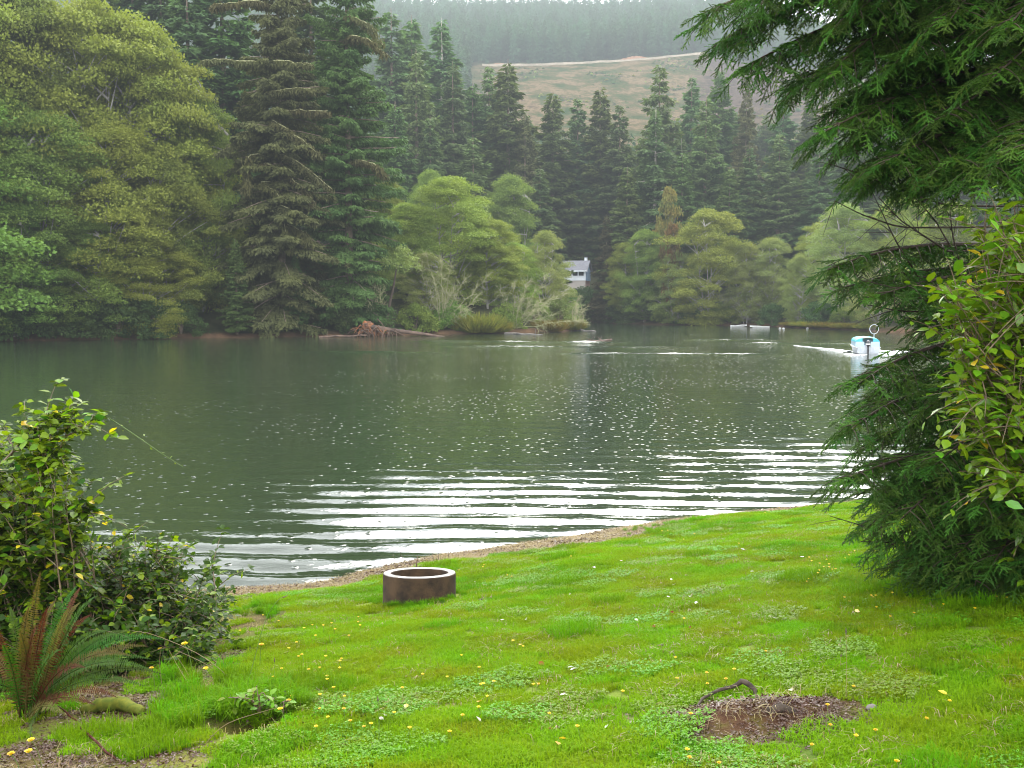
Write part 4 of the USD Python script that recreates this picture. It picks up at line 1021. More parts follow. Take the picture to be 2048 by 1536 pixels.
b = Bag(); b.add((trimesh.creation.icosphere(3, 1.0).vertices * [.75, .5, .65] * (0.5 + 1.0 * meshkit.fbm(trimesh.creation.icosphere(3, 1.0).vertices * 2.2, 3, 6)[:, None]) + Q[0], trimesh.creation.icosphere(3, 1.0).faces))
obj('root_plate', b.mesh(), M['root_orange'], dw, smooth=True)
for k in range(90):
    a = Q[0] + rr.normal(size=3) * [.9, .4, .4] + [rr.uniform(-.5, 3.4) * (k > 16), 0, 0]
    if k > 16: a[2] = min(a[2], 0.9)
    d = nrm(rr.normal(size=3) * [1, .5, .5] + [0.1, -.3, -.5])
    obj('root', tube(bez(a, a + d * .8, a + d * rr.uniform(1.0, 2.1) + [0, 0, -.4], 6), np.linspace(.09, .025, 6), 5), M['root_orange' if k % 2 == 0 else 'drift_brown'], dw, smooth=True)
def log(name, label, px0, px1, r0, r1, mat, lift=(0, 0), twigs=0, seed=1, cat='log'):
    a, c = on_water(*px0) + [0, 0, lift[0]], on_water(*px1) + [0, 0, lift[1]]
    rr = np.random.default_rng(seed)
    P = np.linspace(0, 1, 7)[:, None] * (c - a) + rr.normal(size=(7, 3)) * .06
    t = thing(name, label, cat, a)
    obj('trunk', tube(P, np.linspace(r0, r1, 7), 7), M[mat], t, smooth=True)
    for _ in range(twigs):
        i = rr.integers(1, 6); d = nrm(rr.normal(size=3) * [.8, .5, .5] + [0, 0, .6])
        obj('twig', tube(bez(P[i], P[i] + d * .35, P[i] + d * rr.uniform(.5, 1.1), 4), [.05, .04, .03, .02], 4), M[mat], t, smooth=True)
log('floating_snag', 'twiggy dark snag floating in the middle of the water', (1172, 684), (1222, 681.5), .16, .10, 'drift_brown', (.05, .12), 9, 3)
log('floating_log', 'pale log pointing out from the tip of the wooded point', (1132, 661), (1192, 663), .20, .10, 'drift_grey', (.15, .05), 1, 4)
log('fallen_log', 'grey log lying along the water under the right bare shrub', (1010, 668), (1085, 669.5), .16, .09, 'drift_grey', (.1, .05), 2, 5)
log('leaning_snag', 'dark stem leaning out over the water at the right bare shrub', (1020, 664), (1035, 664), .12, .10, 'bark_dark', (.3, .4), 0, 6)
log('fallen_log', 'dark log half buried in the golden sedge beside the driftwood', (790, 662), (900, 665), .28, .14, 'bark_dark', (.5, .2), 3, 7)
log('sunken_branch', 'dark branches lying at the waterline left of the driftwood root', (640, 675), (735, 674), .16, .08, 'drift_brown', (.1, .2), 7, 8)
# pale stones / litter on right bank
for k, (px, py) in enumerate(((1560, 657.5), (1567, 657.8), (1615, 657.5))):
    p = on_water(px, py); s = trimesh.creation.icosphere(2, .17); s.vertices *= [1.4, .8, .6]
    s.vertices *= 0.8 + .4 * meshkit.fbm(s.vertices * 3 + k, 2, 7)[:, None]
    tag(obj('pale_stone', (s.vertices + p + [0, 0, .1], s.faces), M['white_paint'], smooth=True), ('leftmost pale stone at the waterline right of the rowing boats', 'second pale stone at the waterline right of the rowing boats', 'pale stone at the waterline under the reddish bank')[k], 'stone')
# ================================================================== THE LAWN'S COVER
M['grass'] = leaf_mat('grass', (0.172, 0.350, 0.003), hue=0.022, val=0.8, rough=0.7, trans=0.42, spec=0.05, tint=(1.2, 1.25, 0.5), noise=1.6, second=(0.235, 0.340, 0.006))
M['grass_deep'] = leaf_mat('grass_deep', (0.130, 0.290, 0.003), hue=0.02, val=0.8, rough=0.7, trans=0.4, spec=0.05, tint=(1.2, 1.25, 0.5))
M['clover'] = leaf_mat('clover', (0.150, 0.310, 0.006), hue=0.03, val=0.8, rough=0.5, trans=0.35, spec=0.2)
M['straw'] = leaf_mat('straw', (0.30, 0.22, 0.10), hue=0.02, val=0.8, rough=0.6, trans=0.2)
M['litter_brown'] = leaf_mat('litter_brown', (0.075, 0.030, 0.012), hue=0.03, val=0.9, rough=0.5, trans=0.1)

def blades(seed, n, size, hmin, hmax, w, lean=0.5):
    r = np.random.default_rng(seed)
    b = np.stack([r.uniform(-size / 2, size / 2, n), r.uniform(-size / 2, size / 2, n), np.full(n, -0.006)], 1)
    a = r.random(n) * 6.283; h = r.uniform(hmin, hmax, n) * (0.6 + 0.6 * r.random(n)); ln = lean * r.random(n) ** 0.7
    d = np.stack([np.cos(a), np.sin(a), 0 * a], 1); s = np.stack([-np.sin(a), np.cos(a), 0 * a], 1)
    ww = (w * (0.7 + .6 * r.random(n)))[:, None]
    m = b + d * (h * ln * .35)[:, None] + [0, 0, 1] * (h * .6)[:, None]
    t = b + d * (h * ln * 1.25)[:, None] + [0, 0, 1] * (h * (1 - .45 * ln))[:, None]
    v = np.stack([b - s * ww * .4, b + s * ww * .4, m + s * ww * .5, m - s * ww * .5, t], 1).reshape(-1, 3)
    k = np.arange(n)[:, None] * 5
    return v, np.vstack([k + [0, 1, 2], k + [0, 2, 3], k + [3, 2, 4]])

def clover_tile(seed, n, size):
    r = np.random.default_rng(seed)
    c = np.stack([r.uniform(-size / 2, size / 2, n), r.uniform(-size / 2, size / 2, n), r.uniform(0.012, 0.05, n)], 1)
    out = Bag()
    a0 = r.random(n) * 6.28
    for k in range(3):
        a = a0 + k * 2.094
        out.add(cards(c, np.stack([np.cos(a), np.sin(a), r.normal(size=n) * .25 + .1], 1), nrm(r.normal(size=(n, 3)) * .3 + [0, 0, 1]), r.uniform(.010, .020, n), r.uniform(.009, .015, n), (0.6, 1)))
    return out.mesh()

grass = UsdGeom.PointInstancer.Define(stage, '/World/grass')
GP = []
T = 0.42
for k, (n, h0, h1, w, ln, mt) in enumerate(((1700, .030, .065, .0042, .8, 'grass'), (1700, .034, .075, .0042, .85, 'grass'), (1500, .028, .060, .0048, .95, 'grass'), (1500, .035, .085, .0045, .8, 'grass_deep'), (900, .06, .15, .0045, .7, 'grass_deep'))):
    GP.append(obj('turf_tile', blades(200 + k, n, T, h0, h1, w, ln), M[mt], '/World/grass').GetPath())
GP.append(obj('clover_tile', clover_tile(210, 420, T), M['clover'], '/World/grass').GetPath())
GP.append(obj('straw_tile', blades(211, 60, T, .03, .09, .004, 1.6), M['straw'], '/World/grass').GetPath())
GP.append(obj('tall_tuft', blades(212, 160, .16, .10, .24, .005, .9), M['grass_deep'], '/World/grass').GetPath())
r = np.random.default_rng(220)
step = 0.28
XX, YY = np.meshgrid(np.arange(-5.6, 12.5, step), np.arange(4.0, 24.5, step))
X = XX.ravel() + r.uniform(-.12, .12, XX.size); Y = YY.ravel() + r.uniform(-.12, .12, XX.size)
ppx, ppy, dd = project(np.stack([X, Y, lawn_z(X, Y)], 1))
ok = (near_d(X, Y) > 0.12) & (ppx > -180) & (ppx < 2230) & (ppy < 1640)
X, Y = X[ok], Y[ok]
RING = near_ground(832, 1212)
def ground_frames(X, Y, yaw, lean=1.0):
    e = 0.15
    gx_, gy_ = (lawn_z(X + e, Y) - lawn_z(X - e, Y)) / (2 * e), (lawn_z(X, Y + e) - lawn_z(X, Y - e)) / (2 * e)
    Z = nrm(np.stack([-gx_ * lean, -gy_ * lean, 1 + 0 * gx_], 1))
    a = np.stack([np.cos(yaw), np.sin(yaw), 0 * yaw], 1)
    Xa = nrm(a - Z * (a * Z).sum(1, keepdims=True))
    return quat_from_axes(Xa, np.cross(Z, Xa), Z)
def scatter(X, Y, idx, sc):
    return np.stack([X, Y, lawn_z(X, Y)], 1), idx, sc, ground_frames(X, Y, r.uniform(0, 6.28, len(X)))
bare = bare_mask(X, Y)
P3 = np.stack([X, Y, 0 * X], 1)
inring = np.hypot(X - RING[0], Y - RING[1] - .40) < 0.62
keep = (r.random(len(X)) > bare * 1.25) & ~inring
kind = np.where(meshkit.fbm(P3 * .55, 3, 61) + r.normal(size=len(X)) * .08 > 0.66, 3, r.integers(0, 3, len(X)))
hgt = 0.82 + 0.32 * meshkit.fbm(P3 * .9, 2, 62)
sh = blob(X, Y, 4.6, 9.2, 1.6, 1.6)                                            # longer grass under the spruce
parts_ = [scatter(X[keep], Y[keep], kind[keep], (hgt * (1 + .5 * sh))[keep])]
c = keep & (meshkit.fbm(P3 * 0.8, 3, 63) + r.normal(size=len(X)) * .12 + .35 * (r.random(len(X)) < .08) > 0.73)
parts_.append(scatter(X[c] + .1, Y[c], np.full(c.sum(), 5), np.ones(c.sum())))
st_ = (r.random(len(X)) < np.maximum(.40, smoothstep(.1, .4, bare) * smoothstep(2.6, 1.0, near_d(X, Y))))
parts_.append(scatter(X[st_], Y[st_], np.full(st_.sum(), 6), np.ones(st_.sum())))
tall = keep & (r.random(len(X)) < .02 + .5 * sh + .25 * (np.hypot(X + 2.2, Y - 6.6) < 1.0) + .15 * ((X < -2.0) & (X > -3.2) & (Y > 5.5) & (Y < 7.5)))
parts_.append(scatter(X[tall], Y[tall], np.full(tall.sum(), 4), r.uniform(.6, 1.2, tall.sum())))
# tufts round the fire ring's foot, along the shore and by the bush
tx, ty = [], []
for k in range(34):
    a = r.uniform(math.pi * 0.95, math.pi * 2.05); q = r.uniform(.47, .56)
    tx.append(RING[0] + math.cos(a) * q); ty.append(RING[1] + .40 + math.sin(a) * q)
for k in range(26):
    p = near_ground(r.normal(525, 22), r.normal(1222, 8)); tx.append(p[0]); ty.append(p[1])
for k in range(40):
    p = near_ground(r.uniform(330, 620), r.normal(1395, 30)); tx.append(p[0]); ty.append(p[1])
for k in range(60):
    p = near_ground(r.uniform(1790, 2100), r.normal(1185, 22)); tx.append(p[0]); ty.append(p[1])
for k in range(40):
    q = r.uniform(0, 1); p = near_ground(1250 + 200 * q, 1066 - 30 * q + r.normal() * 4); tx.append(p[0]); ty.append(p[1])
tx, ty = np.array(tx), np.array(ty)
tsc = r.uniform(.5, 1.0, len(tx)); tsc[:34] *= .55; tsc[34:60] *= .8; tsc[-40:] *= .5
parts_.append(scatter(tx, ty, np.full(len(tx), 7), tsc))
gp, gi, gs, gq = (np.concatenate([p[k] for p in parts_]) for k in range(4))
instancer('/World/grass', GP, gp, gi, gs, gq)
tag(grass, kind='stuff', label='wet short grass and clover of the sloping lawn', category='grass')

# shore litter: straws, dead leaves and bits of bark washed up
lit = UsdGeom.PointInstancer.Define(stage, '/World/shore_litter')
rl = np.random.default_rng(230)
n = 260
cc = np.stack([rl.uniform(-.3, .3, n), rl.uniform(-.3, .3, n), rl.uniform(0.003, .03, n)], 1); aa = rl.random(n) * 6.28
LP = [obj('straw_bits', cards(cc, np.stack([np.cos(aa), np.sin(aa), rl.normal(size=n) * .25], 1), nrm(rl.normal(size=(n, 3)) * .4 + [0, 0, 1]), rl.uniform(.03, .14, n), .006), M['straw'], '/World/shore_litter').GetPath(),
      obj('leaf_bits', cards(cc[:90], np.stack([np.cos(aa), np.sin(aa), rl.normal(size=n) * .3], 1)[:90], nrm(rl.normal(size=(90, 3)) * .5 + [0, 0, 1]), rl.uniform(.03, .07, 90), .028), M['litter_brown'], '/World/shore_litter').GetPath()]
X2, Y2 = rl.uniform(-6, 9.5, 9000), rl.uniform(11, 23, 9000)
d2 = near_d(X2, Y2); bm = bare_mask(X2, Y2)
s2 = (d2 > 0.05) & (d2 < 2.2) & (rl.random(9000) < bm * .55)
X3, Y3 = rl.uniform(-4.5, 2.8, 6000), rl.uniform(4.6, 9, 6000)
s3 = (rl.random(6000) < bare_mask(X3, Y3) * .5)
X2, Y2 = np.concatenate([X2[s2], X3[s3]]), np.concatenate([Y2[s2], Y3[s3]])
li = np.concatenate([(rl.random(s2.sum()) < .4).astype(int), np.where(rl.random(s3.sum()) < .93, 1, 0)])
instancer('/World/shore_litter', LP, np.stack([X2, Y2, lawn_z(X2, Y2)], 1), li, np.concatenate([rl.uniform(.5, 1.0, s2.sum()), rl.uniform(.25, .5, s3.sum())]), ground_frames(X2, Y2, rl.uniform(0, 6.28, len(X2))))
tag(lit, kind='stuff', label='straw, dead leaves and bark washed up along the near shore and on bare soil', category='litter')

# ------------------------------------------------------------------ fire ring
M['ring_side'] = plain_mat('ring_side', (0.014, 0.010, 0.007), (0.050, 0.030, 0.016), 5.0, 0.85, spec=0.15, bump=0.004, bscale=70, objspace=True)
M['ring_rim'] = plain_mat('ring_rim', (0.16, 0.145, 0.135), (0.38, 0.36, 0.35), 7.0, 0.28, spec=0.6, objspace=True)
M['ash'] = plain_mat('ash', (0.03, 0.028, 0.026), (0.10, 0.09, 0.08), 20, 0.95, bump=.02, bscale=30)
ry0 = RING[1] + 0.42
ring = UsdGeom.Xform.Define(stage, '/World/fire_ring')
ring.AddTranslateOp().Set(Gf.Vec3d(float(RING[0]), float(ry0), float(lawn_z(RING[0], ry0))))
ring.AddRotateXOp().Set(-7.0)
tag(ring, 'round rusty brown fire ring with pale rim standing in the lawn near the shore', 'fire ring')
obj('ring_wall', revolve([(.438, -.15), (.44, .0), (.44, .325), (.434, .332), (.346, .332), (.34, .325), (.34, -.15)], 72), M['ring_side'], ring, smooth=35)
obj('rim', revolve([(.433, .3325), (.431, .339), (.426, .342), (.357, .342), (.352, .339), (.350, .3325)], 72), M['ring_rim'], ring, smooth=35, label='pale wet top rim')
ai = trimesh.creation.icosphere(3, .34); av = ai.vertices * [1, 1, .16]; av[:, 2] += .04 * meshkit.fbm(av * 9, 3, 4)
obj('ash_bed', (av + [0, 0, .02], ai.faces), M['ash'], ring, smooth=True)
for k in range(5):
    a = k * 1.3; q = np.array([math.cos(a) * .1, math.sin(a) * .1, .09])
    obj('charred_stick', tube(bez(q, q * [-.5, -.5, 1.4], q * [-1.8, -1.8, 1] + [0, 0, .02], 5), [.02, .022, .018, .016, .01], 6), M['ash'], ring, smooth=True)

M['fern_green'] = leaf_mat('fern_green', (0.034, 0.084, 0.006), hue=.03, val=.6, rough=.5, spec=.15, trans=.35, tint=(1.5, 1.5, .5))
M['fern_rust'] = leaf_mat('fern_rust', (0.075, 0.021, 0.008), hue=.02, val=.7, rough=.55, spec=.12, trans=.3, tint=(1.5, 1.0, .4))
M['fern_olive'] = leaf_mat('fern_olive', (0.095, 0.085, 0.018), hue=.03, val=.6, rough=.55, spec=.12, trans=.3, tint=(1.5, 1.3, .4))
# ------------------------------------------------------------------ soil patch things
def on_ground_tube(name, label, cat, pts, radii, mat, seed=0):
    P = np.array([near_ground(x, y) + [0, 0, h] for x, y, h in pts])
    b = P.mean(0); t = np.linspace(0, len(P) - 1, 14)
    Q = np.stack([np.interp(t, np.arange(len(P)), P[:, k]) for k in range(3)], 1) - b
    Q[1:-1] += np.random.default_rng(seed).normal(size=(12, 3)) * .004
    m = obj(name, tube(Q + b, np.interp(t, np.arange(len(P)), radii), 8), mat, None, smooth=True)
    return tag(m, label, cat)
on_ground_tube('root', 'dark knobbly root arching over the top edge of the bare soil patch', 'root', [(1388, 1420, .0), (1408, 1406, .03), (1440, 1394, .05), (1470, 1390, .06), (1490, 1388, .09), (1506, 1392, .05), (1510, 1396, -.02)], [.006, .010, .011, .013, .020, .015, .008], M['bark_dark'], 1)
on_ground_tube('buried_root', 'flat dark root showing in the middle of the soil patch', 'root', [(1535, 1425, -.005), (1560, 1420, .012), (1590, 1424, -.005)], [.02, .03, .015], M['bark_dark'], 2)
on_ground_tube('dead_frond', 'red-brown dead fern stalk lying on bare soil at the bottom left', 'dead frond', [(115, 1425, .05), (140, 1445, .06), (160, 1465, .04), (185, 1490, .04), (210, 1512, .03), (232, 1522, .01)], [.004, .006, .008, .008, .008, .004], M['fern_rust'], 3)
def pebble(px, py, s, mat, label, k, cat='stone'):
    m = trimesh.creation.icosphere(2, s); v = m.vertices * [1.2, .9, .75]; v = v * (0.75 + .5 * meshkit.fbm(v / s * 1.3 + k, 2, k)[:, None])
    tag(obj('stone', (v + near_ground(px, py) + [0, 0, s * .4], m.faces), mat, smooth=True), label, cat)
pebble(1743, 1420, .028, M['drift_grey'], 'pale pinkish stone in the grass right of the soil patch', 3)
pebble(1912, 1151, .035, M['root_orange'], 'orange lump on the ground under the near spruce', 4)
pebble(962, 1203, .03, M['bark_dark'], 'dark lump in the worn spot right of the fire ring', 5)
pebble(1322, 1297, .03, M['bark_dark'], 'small dark clod in the middle of the lawn', 6)
on_ground_tube('mossy_log', 'low yellow moss-grown log beneath the fern at the bottom left', 'log', [(165, 1428, .02), (200, 1424, .05), (245, 1422, .06), (285, 1430, .02)], [.03, .05, .05, .03], leaf_mat('moss', (0.16, 0.15, 0.02), rough=0.9, trans=0.1, spec=.1, noise=30.0, second=(.08, .10, .015)), 4)

# ------------------------------------------------------------------ yellow flowers
M['petal'] = leaf_mat('petal', (0.75, 0.54, 0.010), hue=.01, val=.3, rough=.5, trans=.3, spec=.3, tint=(1, .9, .3))
M['stem'] = leaf_mat('stem', (0.13, 0.18, 0.035), rough=.5, trans=.2)
def flower_class(key, seed, h, bend, R):
    c = cls(key); rr = np.random.default_rng(seed)
    top = np.array([bend, bend * .3, h])
    obj('stem', tube(bez((0, 0, -.01), (0, 0, h * .6), top, 6), [.0022, .002, .002, .0018, .0018, .003], 5), M['stem'], c.GetPath(), smooth=True)
    b = Bag(); n = 15
    for lay, (rad, up) in enumerate(((R, .25), (R * .7, .55), (R * .42, .9))):
        a = np.arange(n) * 6.283 / n + lay * .2
        d = np.stack([np.cos(a), np.sin(a), up + 0 * a + rr.normal(size=n) * .1], 1)
        b.add(cards(np.tile(top + [0, 0, .003 + lay * .002], (n, 1)), d, nrm(np.stack([-np.cos(a) * up, -np.sin(a) * up, 1 + 0 * a], 1)), rad * (0.9 + .2 * rr.random(n)), rad * .42, (.7, 1)))
    b.add(tube([top - [0, 0, .004], top + [0, 0, .005]], [.003, .006], 7))
    obj('flower_head', b.mesh(), M['petal'], c.GetPath())
    return c.GetPath()
FC = [flower_class('flower_form_a', 1, .10, .02, .017), flower_class('flower_form_b', 2, .16, .04, .019), flower_class('flower_form_c', 3, .06, .005, .015)]
rf = np.random.default_rng(240)
def flower(px, py, label, group=None, tall=0, big=0.85):
    p = near_ground(px, py)
    k = tall if tall else int(rf.choice([0, 0, 2]))
    # px,py is the head: bring the foot down by the stem's height
    p = near_ground(px, py + FPX * [.10, .16, .06][k] * .8 * big / p[1])
    x = UsdGeom.Xform.Define(stage, '/World/' + numbered('/World', 'yellow_flower'))
    x.GetPrim().GetReferences().AddInternalReference(FC[k]); x.GetPrim().SetInstanceable(True)
    x.AddTranslateOp().Set(Gf.Vec3d(*map(float, p))); x.AddRotateZOp().Set(float(rf.uniform(0, 360))); x.AddScaleOp().Set(Gf.Vec3f(big, big, big))
    tag(x, label, 'flower', group)
SPOTS = [
 ('yellow flower among the clover at the left of the lawn below the bush', 'flowers of the left lawn', [(624, 1252), (647, 1256), (667, 1250), (667, 1263), (632, 1274), (649, 1316), (682, 1320), (682, 1328), (680, 1338), (641, 1338), (659, 1362), (657, 1355), (671, 1378), (700, 1274), (717, 1246), (716, 1236), (608, 1314), (637, 1393), (604, 1372), (656, 1438), (632, 1456), (690, 1425), (739, 1455), (787, 1428), (729, 1457), (817, 1459), (555, 1245), (527, 1232), (480, 1264), (575, 1300), (597, 1315), (593, 1290), (562, 1340), (620, 1345), (585, 1395), (640, 1420), (705, 1445), (548, 1360), (612, 1260), (690, 1395)]),
 ('yellow flower in the middle of the lawn between the fire ring and the soil patch', 'flowers of the middle lawn', [(720, 1253), (841, 1353), (894, 1357), (808, 1382), (922, 1313), (954, 1340), (958, 1372), (971, 1373), (983, 1368), (963, 1420), (923, 1434), (1064, 1372), (1073, 1372), (975, 1396), (1045, 1295), (1240, 1388), (1353, 1364), (1352, 1318), (1386, 1435), (1367, 1240), (1030, 1285), (1100, 1430), (1160, 1460), (905, 1470)]),
 ('yellow flower at the shore edge of the lawn', 'flowers along the shore edge', [(1326, 1064), (1365, 1081), (1536, 1025), (1560, 1017), (1628, 1012), (1530, 1027), (1335, 1062), (970, 1132), (965, 1137), (920, 1143), (1025, 1155), (1015, 1152), (1140, 1115), (1390, 1070), (1480, 1090)]),
 ('yellow flower in the bright patch below the near spruce', 'flowers below the near spruce', [(1621, 1118), (1626, 1126), (1637, 1131), (1648, 1136), (1655, 1138), (1664, 1141), (1674, 1142), (1661, 1132), (1632, 1150), (1641, 1144), (1618, 1160), (1612, 1165), (1652, 1121), (1690, 1118), (1697, 1113), (1708, 1104), (1735, 1183), (1740, 1196), (1745, 1197), (1752, 1194), (1688, 1198), (1698, 1205), (1788, 1190), (1752, 1217), (1828, 1232), (1872, 1240), (1886, 1212), (1945, 1220), (1996, 1199), (2014, 1199), (1780, 1235), (1805, 1170)]),
 ('yellow flower in the lower right lawn near the soil patch', 'flowers near the soil patch', [(1662, 1454), (1705, 1476), (1756, 1466), (1624, 1494), (1852, 1440), (1380, 1508), (1372, 1520), (1654, 1418), (1468, 1342), (1415, 1353), (1414, 1370), (1530, 1305), (1455, 1362), (1708, 1376), (1800, 1532), (1436, 1530), (1900, 1405)])]
for label, group, pts in SPOTS:
    for px, py in pts:
        flower(px, py, label, group)
for px, py, big, label in ((338, 1296, 1.5, 'yellow flower on a long stalk against the dark foot of the bush, leftmost'), (384, 1306, 1.5, 'yellow flower on a long stalk against the dark foot of the bush, rightmost'), (415, 1345, 1.2, 'yellow flower low at the right foot of the bush'),
                           (520, 1299, 1.3, 'yellow flower on a stalk right of the bush'), (575, 1430, 1.0, 'yellow flower above the dark hollow'), (566, 1412, 1.0, 'yellow flower beside the broad-leaved weed over the hollow'),
                           (45, 1518, 1.2, 'left one of three yellow flowers at the bottom left corner'), (80, 1515, 1.2, 'right one of three yellow flowers at the bottom left corner'), (84, 1492, 1.2, 'topmost of three yellow flowers at the bottom left corner'), (310, 1350, 1.1, 'yellow flower in the grass at the left foot of the bush')):
    flower(px, py, label, None, 1, big)

# ------------------------------------------------------------------ fallen leaves
M['leaf_pale'] = leaf_mat('leaf_pale', (0.42, 0.38, 0.30), hue=.03, val=.5, rough=.35, trans=.15)
M['leaf_rust'] = leaf_mat('leaf_rust', (0.17, 0.055, 0.014), hue=.03, val=.6, rough=.8, spec=.1, trans=.2)
M['leaf_yellow'] = leaf_mat('leaf_yellow', (0.55, 0.36, 0.03), hue=.02, val=.4, rough=.4, trans=.3)
def blade_leaf(L, W, fold=.25, curl=.2):
    v = np.array([(0, 0, 0), (.28 * L, -.40 * W, fold * .3 * W), (.62 * L, -.42 * W, fold * .4 * W - curl * .2 * L), (L, 0, -curl * .55 * L), (.62 * L, .42 * W, fold * .4 * W - curl * .2 * L), (.28 * L, .40 * W, fold * .3 * W), (.3 * L, 0, 0), (.65 * L, 0, -curl * .22 * L)])
    return v, np.array([(0, 1, 6), (6, 1, 2), (6, 2, 7), (7, 2, 3), (0, 6, 5), (6, 4, 5), (6, 7, 4), (7, 3, 4)])
def fallen_class(key, mt):
    c = cls(key); obj('blade', blade_leaf(.06, .04, .5, -.3), M[mt], c.GetPath(), smooth=True)
    obj('stalk', tube([(-.025, .004, .004), (0, 0, 0)], .0011, 4), M['stem'], c.GetPath())
    return c.GetPath()
FL = {'pale': fallen_class('fallen_form_pale', 'leaf_pale'), 'rusty': fallen_class('fallen_form_rust', 'leaf_rust'), 'yellow': fallen_class('fallen_form_yellow', 'leaf_yellow')}
LEAVES = {'pale': [(1188, 1142), (1240, 1128), (1138, 1195), (1053, 1244), (1345, 1177), (1380, 1202), (1050, 1247), (1008, 1247), (770, 1440), (768, 1451), (1135, 1345), (1140, 1350), (1343, 1167), (1120, 1400), (1016, 1140), (1500, 1150), (1340, 1201), (1455, 1072), (1490, 1105), (960, 1455), (1390, 1215), (1545, 1245), (1600, 1120), (1580, 1390), (880, 1395), (1275, 1250), (1210, 1470), (1800, 1260), (950, 1170), (1310, 1420)],
          'rusty': [(1379, 1262), (1108, 1470), (1340, 1232), (1081, 1338), (1312, 1263), (1495, 1064), (1415, 1237), (1350, 1235), (1843, 1246), (1318, 1300), (1213, 1345), (1087, 1340), (1900, 1290)],
          'yellow': [(1045, 1297), (1716, 1234), (1895, 1403), (1115, 1497), (1117, 1490), (1712, 1232), (812, 1428), (962, 1412)]}
SAY = {'pale': 'pale fallen leaf lying on the lawn', 'rusty': 'rusty brown fallen leaf lying on the lawn', 'yellow': 'yellow fallen leaf lying on the lawn'}
for kx, pts in LEAVES.items():
    for px, py in pts:
        p = near_ground(px, py)
        x = UsdGeom.Xform.Define(stage, '/World/' + numbered('/World', 'fallen_leaf'))
        x.GetPrim().GetReferences().AddInternalReference(FL[kx]); x.GetPrim().SetInstanceable(True)
        s = float(rf.uniform(.5, 1.05)); x.AddTranslateOp().Set(Gf.Vec3d(float(p[0]), float(p[1]), float(p[2]) + .04))
        x.AddRotateZOp().Set(float(rf.uniform(0, 360))); x.AddRotateXOp().Set(float(rf.normal() * 22)); x.AddScaleOp().Set(Gf.Vec3f(s, s, s))
        tag(x, SAY[kx], 'fallen leaf', kx + ' fallen leaves on the lawn')

# ------------------------------------------------------------------ stalks
def stalk(name, label, pts, r0, mat, head=None, cat='grass stalk', dY=0):
    base = near_ground(*pts[0])
    P = np.array([base] + [at(x, y, base[1] + dY * (k + 1)) for k, (x, y) in enumerate(pts[1:])]) - base
    P[0, 2] -= .02
    t = thing(name, label, cat, base)
    n = 12; u = np.linspace(0, len(P) - 1, n)
    from scipy.interpolate import PchipInterpolator
    Q = np.stack([PchipInterpolator(np.arange(len(P)), P[:, k])(u) if len(P) > 2 else np.interp(u, np.arange(len(P)), P[:, k]) for k in range(3)], 1)
    obj('stem', tube(Q, np.linspace(r0, r0 * .5, n), 5), M[mat], t, smooth=True)
    if head:
        obj('seed_head', tube([Q[-1] - (Q[-1] - Q[-2]) * .5, Q[-1], Q[-1] + nrm(Q[-1] - Q[-2]) * head], [.002, .005, .001], 6), M['drift_brown'], t, smooth=True)
stalk('grass_stalk', 'tall green grass stalk leaning right beside the broad-leaved weed', [(490, 1385), (508, 1320), (538, 1225), (568, 1194)], .0035, 'stem', .03)
stalk('plantain_stalk', 'upright plantain stalk with dark seed head left of the lawn middle', [(548, 1380), (549, 1322)], .002, 'stem', .03)
stalk('plantain_stalk', 'upright plantain stalk with dark seed head in front of the soil at bottom centre', [(758, 1500), (758, 1440), (756, 1400)], .002, 'stem', .025)
stalk('grass_stalk', 'thin brown grass stalk standing above the soil patch', [(1692, 1400), (1693, 1340), (1692, 1262)], .002, 'straw', .02)
stalk('grass_stalk', 'thin stalk left of the one above the soil patch', [(1680, 1340), (1682, 1312)], .002, 'straw', .02)
for k, (a, c, d, lb) in enumerate((((793, 1150), (790, 1125), (786, 1108), 'thin dead stalk at the shore behind the fire ring, leftmost'), ((832, 1140), (834, 1120), (836, 1112), 'short thick dead stalk at the shore right behind the fire ring'), ((868, 1125), (862, 1098), (852, 1078), 'leaning dead stalk at the shore right of the fire ring'), ((876, 1122), (877, 1095), (876, 1078), 'upright dead stalk at the shore right of the fire ring'),
                                   ((897, 1118), (898, 1095), (898, 1076), 'rightmost upright dead stalk at the shore near the fire ring'), ((893, 1085), (893, 1070), (892, 1060), 'short dead stalk standing in the water edge'), ((632, 1175), (633, 1165), (632, 1156), 'short dark stalk on the shore left of the fire ring'), ((812, 1135), (805, 1118), (800, 1100), 'thin bent dead stalk at the shore behind the fire ring'))):
    stalk('dead_stalk', lb, [a, c, d], .0045 if k != 1 else .012, 'drift_brown', cat='dead stalk')
stalk('dead_stalk', 'thin looped stalk standing in the shallow water at the right shore', [(1607, 1002), (1608, 985), (1613, 970), (1618, 966)], .007, 'bark_dark', cat='dead stalk')
stalk('dead_stalk', 'forked dark stalk in the shallow water at the right shore', [(1623, 1004), (1622, 985), (1621, 972)], .009, 'bark_dark', cat='dead stalk')
for k, (pts, lb) in enumerate(((((395, 1390), (360, 1340), (338, 1300)), 'pale bent stalk crossing the dark foot of the bush, left one'), (((390, 1370), (365, 1330), (352, 1312)), 'short pale stalk at the dark foot of the bush'), (((470, 1365), (400, 1310), (290, 1265), (258, 1262)), 'long arching straw in front of the bush foot'),
                               (((455, 1350), (405, 1325), (350, 1300)), 'straw leaning left in front of the bush'), (((400, 1500), (450, 1450), (520, 1425), (570, 1412)), 'long pale straw arching over the dark hollow'), (((330, 1395), (320, 1340), (322, 1300)), 'upright straw at the left foot of the bush'))):
    stalk('straw', lb, list(pts), .0028, 'straw', cat='straw', dY=-.03)
